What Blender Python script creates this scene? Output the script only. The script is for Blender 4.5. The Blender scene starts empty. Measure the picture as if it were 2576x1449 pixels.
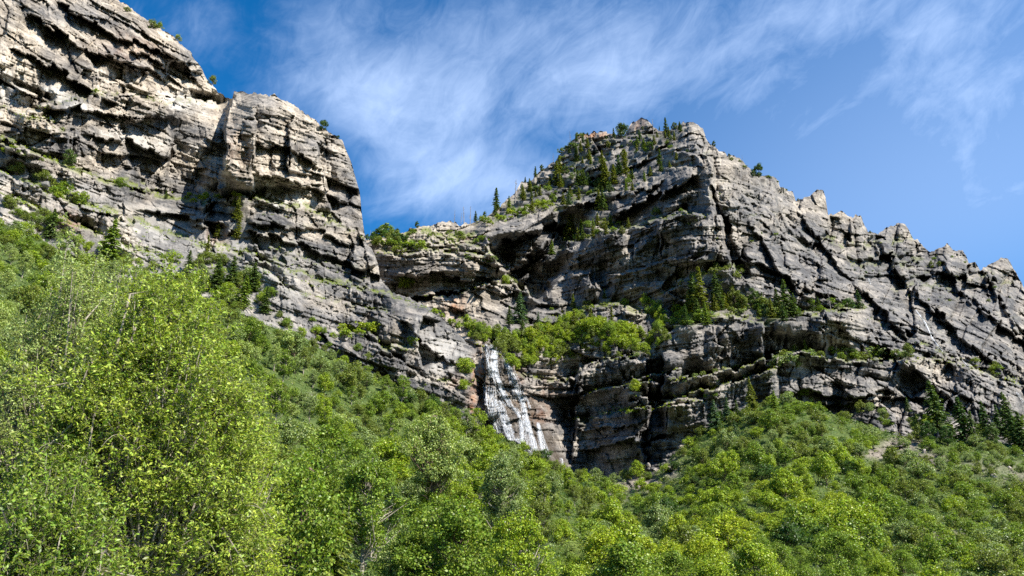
import bpy, math, random
import numpy as np
R = math.radians
scene = bpy.context.scene
COL = scene.collection
F = 2022.0            # focal length in units of a 2576 x 1449 frame
CX, CY = 1288.0, 724.5
PITCH = R(20.0)
CAM_Z = 1.7
cp, sp = math.cos(PITCH), math.sin(PITCH)

# ------------------------------------------------------------------ noise
def hsh(i, j=0, seed=0):
    i = np.asarray(i).astype(np.int64); j = np.asarray(j).astype(np.int64)
    n = (i * 374761393 + j * 668265263 + seed * 974634777) & 0xFFFFFFFF
    n = ((n ^ (n >> 13)) * 1274126177) & 0xFFFFFFFF
    n = ((n ^ (n >> 15)) * 2246822519) & 0xFFFFFFFF
    n = n ^ (n >> 16)
    return (n & 0xFFFFFF).astype(np.float32) / 16777215.0

def noise(x, y, seed=0):
    ix = np.floor(x); iy = np.floor(y)
    fx = (x - ix).astype(np.float32); fy = (y - iy).astype(np.float32)
    ux = fx * fx * fx * (fx * (fx * 6 - 15) + 10); uy = fy * fy * fy * (fy * (fy * 6 - 15) + 10)
    def g(dx, dy):
        a = hsh(ix + dx, iy + dy, seed) * 6.2831853
        return np.cos(a) * (fx - dx) + np.sin(a) * (fy - dy)
    a = g(0, 0); b = g(1, 0); c = g(0, 1); d = g(1, 1)
    return (a + (b - a) * ux + (c - a) * uy + (a - b - c + d) * ux * uy) * 1.5

def fbm(x, y, o=4, seed=0, gain=0.5, lac=2.03):
    s = 0.0; a = 1.0
    for k in range(o):
        s = s + a * noise(x, y, seed + k * 17); a *= gain
        x = x * lac + 13.7; y = y * lac + 7.1
    return s

def noise1(x, seed=0):
    ix = np.floor(x); f = x - ix; u = f * f * (3 - 2 * f)
    a = hsh(ix, 0, seed); b = hsh(ix + 1, 0, seed)
    return (a + (b - a) * u) * 2 - 1

def vor(x, y, seed=0):
    ix = np.floor(x); iy = np.floor(y)
    b1 = np.full(x.shape, 9.0, np.float32); b2 = b1.copy()
    bx = np.zeros(x.shape, np.float32); by = bx.copy()
    for dx in (-1, 0, 1):
        for dy in (-1, 0, 1):
            px = ix + dx + 0.1 + 0.8 * hsh(ix + dx, iy + dy, seed); py = iy + dy + 0.1 + 0.8 * hsh(ix + dx, iy + dy, seed + 5)
            d = ((px - x) ** 2 + (py - y) ** 2).astype(np.float32)
            m = d < b1
            b2 = np.where(m, b1, np.minimum(b2, d))
            bx = np.where(m, px, bx); by = np.where(m, py, by); b1 = np.where(m, d, b1)
    return bx, by, np.sqrt(b1), np.sqrt(b2)

def sstep(a, b, x):
    t = np.clip((x - a) / (b - a), 0, 1); return t * t * (3 - 2 * t)

# ------------------------------------------------------------------ smooth fields through surveyed points
class Field:
    def __init__(s, pts, c=70.0):
        P = np.array(pts, float); s.X = P[:, :2]; s.c = c; n = len(P)
        A = np.zeros((n + 3, n + 3)); s.k = lambda r2: np.sqrt(r2 + c * c)
        d2 = ((s.X[:, None] - s.X[None]) ** 2).sum(-1)
        A[:n, :n] = s.k(d2) + np.eye(n) * 0.0; A[:n, n] = 1; A[:n, n + 1:] = s.X / 1000; A[n, :n] = 1; A[n + 1:, :n] = s.X.T / 1000
        s.w = np.linalg.solve(A, np.r_[P[:, 2], 0, 0, 0]); s.n = n
    def __call__(s, x, y):
        r = s.w[s.n] + s.w[s.n + 1] * x / 1000 + s.w[s.n + 2] * y / 1000
        for i in range(s.n):
            r = r + s.w[i] * np.sqrt((x - s.X[i, 0]) ** 2 + (y - s.X[i, 1]) ** 2 + s.c ** 2)
        return r.astype(np.float32)

def polydist(x, y, pts):
    """distance, side (+ = the hand to the left of travel) and 0..1 position along a polyline"""
    P = np.array(pts, np.float32); seg = np.diff(P, axis=0); L = np.hypot(seg[:, 0], seg[:, 1]); cum = np.r_[0, np.cumsum(L)]
    best = np.full(x.shape, 1e9, np.float32); sd = best.copy(); tt = best * 0
    for i in range(len(seg)):
        t = np.clip(((x - P[i, 0]) * seg[i, 0] + (y - P[i, 1]) * seg[i, 1]) / (L[i] ** 2), 0, 1)
        dx = x - P[i, 0] - t * seg[i, 0]; dy = y - P[i, 1] - t * seg[i, 1]
        d = dx * dx + dy * dy; m = d < best
        s = np.where(seg[i, 0] * dy - seg[i, 1] * dx < 0, 1, -1)
        best = np.where(m, d, best); sd = np.where(m, s * np.sqrt(d), sd); tt = np.where(m, (cum[i] + t * L[i]) / cum[-1], tt)
    return sd, tt

def world(x, y, Y):
    """the point on the sight line of (x, y) at the horizontal distance Y"""
    a = (x - CX) / F; b = (CY - y) / F
    k = Y / (cp - b * sp)
    return np.stack([a * k, Y + 0 * k, CAM_Z + (sp + b * cp) * k], -1)

# ------------------------------------------------------------------ materials
def mat(name):
    m = bpy.data.materials.new(name); m.use_nodes = True; nt = m.node_tree
    for n in list(nt.nodes): nt.nodes.remove(n)
    out = nt.nodes.new('ShaderNodeOutputMaterial'); return m, nt, out
def N(nt, t, **kw):
    n = nt.nodes.new(t)
    for k, v in kw.items():
        if k.startswith('i_'):
            key = k[2:]; key = int(key) if key.isdigit() else key.replace('_', ' ')
            n.inputs[key].default_value = v
        else: setattr(n, k, v)
    return n
def ramp(nt, stops):
    n = nt.nodes.new('ShaderNodeValToRGB'); e = n.color_ramp.elements
    e[0].position, e[0].color = stops[0][0], (*stops[0][1], 1)
    e[1].position, e[1].color = stops[-1][0], (*stops[-1][1], 1)
    for p, c in stops[1:-1]:
        k = e.new(p); k.color = (*c, 1)
    return n
def mixc(nt, fac, a, b, mode='MIX'):
    n = nt.nodes.new('ShaderNodeMix'); n.data_type = 'RGBA'; n.blend_type = mode
    L = nt.links
    for sock, v in ((n.inputs[0], fac), (n.inputs[6], a), (n.inputs[7], b)):
        if isinstance(v, bpy.types.NodeSocket): L.new(v, sock)
        elif isinstance(v, (int, float)): sock.default_value = v
        else: sock.default_value = (*v, 1)
    return n.outputs[2]

def rock_material():
    m, nt, out = mat('limestone'); L = nt.links
    geo = N(nt, 'ShaderNodeNewGeometry'); pos = geo.outputs['Position']
    at = N(nt, 'ShaderNodeAttribute', attribute_name='rock')      # r warm, g grass, b wet
    sep = N(nt, 'ShaderNodeSeparateColor'); L.new(at.outputs['Color'], sep.inputs[0])
    bt = N(nt, 'ShaderNodeAttribute', attribute_name='tone')      # r tone of each bed and block, g pale slab, b rust
    seb = N(nt, 'ShaderNodeSeparateColor'); L.new(bt.outputs['Color'], seb.inputs[0])
    n1 = N(nt, 'ShaderNodeTexNoise', i_Scale=0.09, i_Detail=5.0, i_Roughness=0.7); L.new(pos, n1.inputs['Vector'])
    n2 = N(nt, 'ShaderNodeTexNoise', i_Scale=1.3, i_Detail=4.0, i_Roughness=0.75); L.new(pos, n2.inputs['Vector'])
    mp = N(nt, 'ShaderNodeMapping'); mp.inputs['Scale'].default_value = (0.5, 0.5, 0.035); L.new(pos, mp.inputs[0])
    n3 = N(nt, 'ShaderNodeTexNoise', i_Scale=1.0, i_Detail=3.0, i_Roughness=0.6); L.new(mp.outputs[0], n3.inputs['Vector'])
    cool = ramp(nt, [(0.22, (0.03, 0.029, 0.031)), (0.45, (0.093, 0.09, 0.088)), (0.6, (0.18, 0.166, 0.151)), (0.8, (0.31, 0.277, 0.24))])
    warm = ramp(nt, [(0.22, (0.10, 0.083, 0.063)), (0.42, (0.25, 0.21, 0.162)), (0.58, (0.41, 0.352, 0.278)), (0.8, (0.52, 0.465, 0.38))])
    mx = N(nt, 'ShaderNodeMath', operation='ADD'); L.new(n1.outputs[0], mx.inputs[0])
    m2 = N(nt, 'ShaderNodeMath', operation='MULTIPLY_ADD', i_1=0.44, i_2=-0.22); L.new(seb.outputs[0], m2.inputs[0]); L.new(m2.outputs[0], mx.inputs[1])
    m3 = N(nt, 'ShaderNodeMath', operation='MULTIPLY_ADD', i_1=0.56, i_2=-0.28); L.new(n2.outputs[0], m3.inputs[0])
    m4 = N(nt, 'ShaderNodeMath', operation='ADD'); L.new(mx.outputs[0], m4.inputs[0]); L.new(m3.outputs[0], m4.inputs[1])
    L.new(m4.outputs[0], cool.inputs[0]); L.new(m4.outputs[0], warm.inputs[0])
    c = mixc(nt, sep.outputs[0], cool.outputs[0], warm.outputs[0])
    stk = ramp(nt, [(0.36, (0.42, 0.42, 0.44)), (0.50, (1, 1, 1))]); L.new(n3.outputs[0], stk.inputs[0])
    c = mixc(nt, 0.75, c, stk.outputs[0], 'MULTIPLY')
    c = mixc(nt, seb.outputs[1], c, (0.44, 0.415, 0.375))
    c = mixc(nt, seb.outputs[2], c, (0.36, 0.15, 0.055))
    wet = mixc(nt, n2.outputs[0], (0.02, 0.016, 0.011), (0.12, 0.092, 0.066))
    wf_ = N(nt, 'ShaderNodeMapRange', i_From_Min=.35, i_From_Max=.62, i_To_Min=1.0, i_To_Max=.45); L.new(n1.outputs[0], wf_.inputs[0]); wm = N(nt, 'ShaderNodeMath', operation='MULTIPLY'); L.new(sep.outputs[2], wm.inputs[0]); L.new(wf_.outputs[0], wm.inputs[1])
    c = mixc(nt, wm.outputs[0], c, wet)
    gr = ramp(nt, [(0.3, (0.06, 0.085, 0.02)), (0.5, (0.12, 0.15, 0.03)), (0.75, (0.26, 0.21, 0.09))]); L.new(n2.outputs[0], gr.inputs[0])
    c = mixc(nt, sep.outputs[1], c, gr.outputs[0])
    b = N(nt, 'ShaderNodeBsdfPrincipled', i_Roughness=0.85); L.new(c, b.inputs['Base Color'])
    rr = N(nt, 'ShaderNodeMath', operation='MULTIPLY_ADD', i_1=-0.5, i_2=0.85); L.new(sep.outputs[2], rr.inputs[0]); L.new(rr.outputs[0], b.inputs['Roughness'])
    b.inputs['Specular IOR Level'].default_value = 0.25
    mb = N(nt, 'ShaderNodeMapping'); mb.inputs['Scale'].default_value = (0.7, 0.7, 1.8); L.new(pos, mb.inputs[0])
    n4 = N(nt, 'ShaderNodeTexNoise', i_Scale=0.8, i_Detail=3.0, i_Roughness=0.7); L.new(mb.outputs[0], n4.inputs['Vector'])
    bp = N(nt, 'ShaderNodeBump', i_Strength=0.9, i_Distance=0.7); L.new(n4.outputs[0], bp.inputs['Height']); L.new(bp.outputs[0], b.inputs['Normal'])
    L.new(b.outputs[0], out.inputs[0]); return m

def soil_material():
    m, nt, out = mat('hillside_soil'); L = nt.links
    geo = N(nt, 'ShaderNodeNewGeometry'); pos = geo.outputs['Position']
    at = N(nt, 'ShaderNodeAttribute', attribute_name='rock'); sep = N(nt, 'ShaderNodeSeparateColor'); L.new(at.outputs['Color'], sep.inputs[0])
    n1 = N(nt, 'ShaderNodeTexNoise', i_Scale=0.5, i_Detail=9.0, i_Roughness=0.75); L.new(pos, n1.inputs['Vector'])
    v = N(nt, 'ShaderNodeTexVoronoi', i_Scale=0.9); L.new(pos, v.inputs['Vector'])
    g = ramp(nt, [(0.3, (0.03, 0.05, 0.014)), (0.55, (0.07, 0.10, 0.025)), (0.75, (0.17, 0.16, 0.07))]); L.new(n1.outputs[0], g.inputs[0])
    r = ramp(nt, [(0.3, (0.06, 0.052, 0.045)), (0.5, (0.17, 0.145, 0.12)), (0.7, (0.33, 0.28, 0.235))]); L.new(n1.outputs[0], r.inputs[0])
    c = mixc(nt, sep.outputs[0], g.outputs[0], r.outputs[0])
    b = N(nt, 'ShaderNodeBsdfPrincipled', i_Roughness=0.95); L.new(c, b.inputs['Base Color'])
    b.inputs['Specular IOR Level'].default_value = 0.15
    bp = N(nt, 'ShaderNodeBump', i_Strength=1.0, i_Distance=0.5); L.new(v.outputs[0], bp.inputs['Height']); L.new(bp.outputs[0], b.inputs['Normal'])
    L.new(b.outputs[0], out.inputs[0]); return m

def mesh_np(name, V, Fc, material, attrs=None, smooth=False):
    """Fc: (n, k) array of face corners, k = 3 or 4"""
    me = bpy.data.meshes.new(name); V = np.ascontiguousarray(V, np.float32); Fc = np.ascontiguousarray(Fc, np.int32)
    n, k = Fc.shape
    me.vertices.add(len(V)); me.vertices.foreach_set('co', V.ravel())
    me.loops.add(n * k); me.loops.foreach_set('vertex_index', Fc.ravel())
    me.polygons.add(n); me.polygons.foreach_set('loop_start', np.arange(0, n * k, k, dtype=np.int32))
    me.polygons.foreach_set('loop_total', np.full(n, k, np.int32))
    if smooth: me.polygons.foreach_set('use_smooth', np.ones(n, bool))
    for nm, arr in (attrs or {}).items():
        a = me.color_attributes.new(nm, 'FLOAT_COLOR', 'POINT'); c = np.ones((len(V), 4), np.float32); c[:, :3] = arr
        a.data.foreach_set('color', c.ravel())
    for mm in (material if isinstance(material, (list, tuple)) else [material]): me.materials.append(mm)
    me.update(calc_edges=True); return me

def tag(o, label=None, cat=None, group=None, kind=None):
    if label: o['label'] = label
    if cat: o['category'] = cat
    if group: o['group'] = group
    if kind: o['kind'] = kind
    return o

def link(name, me, parent=None):
    o = bpy.data.objects.new(name, me); COL.objects.link(o); o.parent = parent; return o

def grid_faces(r, c):
    i = np.arange(r * c).reshape(r, c)
    return np.stack([i[:-1, :-1], i[1:, :-1], i[1:, 1:], i[:-1, 1:]], -1).reshape(-1, 4)
# ------------------------------------------------------------------ the cliffs: surveyed outlines, distances, bedding and ledges
SKY1 = [(-420, -330), (0, -170), (200, -70), (300, 0), (340, 28), (385, 60), (440, 96), (480, 132), (505, 170), (525, 205), (548, 228), (568, 246), (584, 246), (589, 231), (640, 234),
        (690, 241), (740, 264), (790, 300), (815, 325), (845, 343), (862, 352), (872, 378), (880, 400), (889, 430), (896, 455), (905, 482), (907, 500), (911, 545), (917, 590),
        (921, 612), (934, 622), (945, 645), (952, 668), (956, 700), (985, 735), (1040, 752), (1085, 775), (1110, 800), (1150, 835), (1175, 862), (1198, 880), (1205, 940), (1212, 1010), (1218, 1080), (1240, 1110)]
SKY2 = [(860, 640), (905, 612), (919, 604), (951, 595), (970, 595), (1016, 585), (1044, 571), (1081, 567), (1099, 560), (1118, 557), (1136, 556), (1155, 564), (1183, 562), (1220, 548), (1243, 530),
        (1275, 502), (1296, 483), (1312, 460), (1340, 451), (1349, 437), (1377, 419), (1396, 405), (1414, 382), (1428, 365), (1451, 345), (1479, 335), (1498, 331), (1530, 331), (1544, 338), (1567, 345),
        (1581, 321), (1595, 305), (1613, 297), (1632, 305), (1646, 321), (1660, 330), (1683, 326), (1706, 317), (1717, 310), (1745, 306), (1768, 321), (1777, 351), (1791, 368), (1828, 388), (1856, 395),
        (1870, 407), (1891, 430), (1921, 446), (1944, 442), (1958, 453), (1962, 472), (1995, 483), (2002, 506), (2018, 500), (2048, 483), (2071, 479), (2077, 500), (2079, 527), (2084, 541), (2115, 532), (2138, 546),
        (2152, 541), (2166, 546), (2180, 574), (2184, 587), (2208, 587), (2231, 574), (2263, 559), (2277, 564), (2296, 599), (2310, 604), (2337, 634), (2351, 629), (2384, 614), (2398, 631), (2421, 628),
        (2432, 648), (2437, 662), (2453, 662), (2465, 678), (2486, 666), (2523, 649), (2536, 652), (2555, 685), (2580, 730), (2650, 800), (2700, 790), (2800, 880), (2960, 960)]
BOT1 = [(-420, 660), (0, 660), (200, 760), (420, 850), (700, 920), (900, 1010), (1100, 1110), (1300, 1190)]
BOT2 = [(860, 1000), (1180, 1130), (1440, 1270), (1560, 1290), (1700, 1230), (1850, 1120), (2000, 1090), (2200, 1150), (2400, 1200), (2960, 1330)]

D1 = Field([(-420, -330, 430), (-420, 200, 300), (-420, 660, 200), (0, -170, 470), (0, 100, 395), (0, 270, 340), (100, 350, 322), (0, 400, 300), (0, 540, 255), (0, 660, 240), (300, 0, 520), (300, 150, 440), (300, 260, 400),
            (300, 400, 375), (300, 470, 350), (300, 600, 303), (250, 760, 262), (480, 130, 540), (560, 240, 545), (440, 270, 462), (450, 400, 438), (440, 500, 408), (450, 600, 345), (450, 850, 275), (640, 240, 470), (590, 340, 418), (600, 490, 400),
            (800, 320, 470), (870, 400, 480), (760, 500, 412), (890, 560, 450), (700, 600, 368), (600, 720, 318), (850, 700, 380), (940, 660, 425), (750, 760, 322), (1000, 760, 362), (1150, 850, 366), (850, 920, 298), (1000, 900, 322), (1190, 950, 348), (1200, 1060, 332),
            (1000, 1040, 300), (1230, 1150, 322)])
D2 = Field([(860, 620, 560), (1100, 560, 545), (1000, 620, 505), (1100, 700, 462), (1000, 780, 455), (1230, 600, 520), (1200, 740, 452), (1150, 800, 432), (860, 950, 470), (1215, 868, 384), (1215, 1060, 352), (1400, 1180, 338), (1330, 930, 386), (1330, 1060, 356), (1180, 1150, 345),
            (1440, 960, 408), (1440, 1080, 398), (1440, 1180, 376), (1500, 900, 402), (1550, 920, 386), (1550, 1010, 384), (1480, 1050, 398), (1550, 1160, 358), (1480, 1270, 345), (1615, 920, 372), (1615, 1000, 364), (1615, 1100, 350), (1620, 1180, 342), (1400, 830, 428), (1500, 790, 440), (1620, 780, 445), (1320, 790, 450), (1330, 680, 550), (1300, 560, 590), (1260, 530, 640), (1450, 740, 490), (1450, 620, 540),
            (1600, 700, 472), (1600, 570, 508), (1500, 480, 650), (1400, 410, 745), (1500, 335, 745), (1613, 300, 750), (1650, 420, 610), (1740, 315, 625), (1800, 440, 530), (1800, 560, 462), (1800, 700, 425), (1900, 450, 600), (1860, 800, 400), (1700, 860, 388), (1740, 960, 364), (1850, 960, 366), (1720, 1060, 346), (1780, 1130, 336),
            (2040, 500, 690), (2000, 650, 530), (2100, 780, 430), (2100, 900, 400), (2100, 1040, 372), (2250, 570, 780), (2230, 700, 640), (2300, 850, 462), (2330, 980, 412), (2350, 1120, 350), (2520, 660, 800), (2500, 800, 610), (2560, 1000, 425), (2560, 1200, 350), (2800, 880, 800), (2900, 1100, 480), (2960, 1330, 350)])
SL1 = Field([(0, 100, .50), (300, 150, .52), (500, 200, .40), (100, 340, .15), (300, 300, .30), (400, 400, .30), (700, 400, .25), (100, 480, .42), (400, 560, .35), (700, 650, .35), (850, 560, .25), (600, 570, .15), (1000, 800, .25), (1100, 950, .3), (800, 280, .35)])
SL2 = Field([(1000, 620, .02), (1100, 700, .03), (1250, 720, .3), (1350, 550, -.3), (1500, 450, -.32), (1600, 580, -.35), (1450, 640, -.35), (1700, 450, -.35), (1750, 700, -.15), (1900, 500, .35), (1950, 620, .35), (1850, 850, -.15), (2100, 700, .4), (2200, 650, .05),
             (2300, 750, .15), (2400, 850, .4), (2000, 850, -.05), (2300, 950, .3), (2100, 960, .1), (1700, 1000, -.2), (1550, 1050, -.15), (1250, 950, .1), (1450, 1100, -.02), (2500, 750, .45)])

# (points, metres of step, half width of the edge, fade above, fade below, grass 0..1); travel left to right = ledge that steps back above the line
FE1 = [
 ([(-420, 300), (0, 272), (100, 275), (160, 262), (230, 236), (330, 238), (420, 262), (500, 262), (590, 248)], 26, 5, 90, 60, .35),
 ([(110, 290), (220, 270), (340, 300), (440, 285)], -10, 3, 22, 30, 0),
 ([(20, 118), (140, 175), (300, 262)], -14, 3, 26, 30, 0), ([(60, 30), (200, 110), (330, 170), (430, 205)], -16, 3, 34, 26, 0),
 ([(130, 0), (260, 70), (350, 110), (430, 150), (500, 215)], -18, 3, 40, 26, 0), ([(320, 130), (380, 150), (420, 185), (430, 162), (520, 175)], -14, 3, 26, 20, 0),
 ([(250, 200), (330, 212), (420, 240), (560, 268)], 10, 3, 26, 26, 0),
 ([(-50, 180), (80, 240), (130, 268)], 12, 4, 30, 30, 0),
 ([(200, 340), (330, 350), (440, 405)], -9, 3, 26, 26, .0), ([(60, 300), (120, 300), (165, 335)], 8, 3, 20, 24, .6), ([(175, 400), (178, 345), (200, 338)], -8, 3, 20, 20, 0),
 ([(-420, 330), (0, 352), (60, 370), (170, 420), (250, 450), (330, 470), (420, 500), (500, 503), (600, 492), (680, 508), (760, 528), (850, 560), (915, 605)], 15, 4, 60, 40, .9),
 ([(-420, 400), (0, 432), (90, 468), (200, 512), (300, 548), (400, 578), (470, 600), (540, 628), (640, 640), (720, 680), (820, 712), (960, 740), (1090, 782)], 12, 4, 40, 36, .8),
 ([(150, 560), (230, 580), (330, 625), (430, 660)], 10, 3, 30, 26, .9), ([(0, 490), (120, 535), (260, 590)], 8, 3, 20, 24, .8),
 ([(330, 520), (440, 540), (560, 560), (700, 570), (830, 590), (900, 640)], -9, 3, 18, 26, .1),
 ([(470, 560), (560, 585), (640, 588), (760, 612), (860, 655), (930, 690)], -9, 3, 18, 24, .15),
 ([(620, 612), (740, 640), (840, 668), (930, 712)], 12, 3, 24, 20, .35),
 ([(560, 645), (640, 668), (700, 705), (760, 745), (900, 770), (1000, 790)], 14, 4, 30, 40, .35),
 ([(850, 830), (930, 835), (960, 870), (1040, 885)], 14, 4, 30, 40, .8), ([(1000, 800), (1060, 860), (1120, 900), (1195, 915)], -6, 3, 26, 24, 0),
 ([(1100, 955), (1160, 965), (1205, 960)], 8, 3, 20, 24, .7), ([(930, 880), (1040, 925), (1110, 975), (1200, 1010)], 7, 3, 20, 24, .1),
 # upright edges: travel downwards = steps back to the east of the line
 ([(586, 232), (578, 300), (562, 400), (556, 470), (560, 500)], -48, 4, 90, 90, 0),
 ([(430, 300), (440, 360), (425, 430), (430, 500)], 12, 6, 60, 40, 0),
 ([(640, 250), (650, 340), (632, 430), (640, 500)], 12, 4, 30, 26, 0), ([(735, 290), (728, 380), (722, 440)], -14, 3, 26, 34, 0), ([(800, 350), (812, 450), (826, 540)], 16, 4, 36, 20, 0),
 ([(890, 615), (884, 650), (900, 690)], -20, 3, 50, 26, 0), ([(180, 320), (178, 400)], 8, 3, 20, 20, 0), ([(545, 500), (520, 560), (540, 620)], 16, 6, 30, 30, 0), ([(600, 500), (590, 600)], -14, 4, 24, 30, .6),
 ([(1060, 790), (1045, 860), (1070, 930)], 14, 4, 50, 26, 0), ([(300, 310), (330, 400), (350, 450)], 8, 4, 26, 26, 0), ([(200, 80), (240, 160), (250, 220)], 6, 3, 26, 26, 0),
 ([(640, 350), (700, 368), (780, 400), (800, 412)], -10, 3, 16, 24, 0), ([(600, 300), (680, 300), (760, 330), (850, 372)], 9, 3, 24, 24, 0), ([(640, 430), (720, 455), (800, 480), (880, 520)], -8, 3, 20, 26, 0),
]
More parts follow.
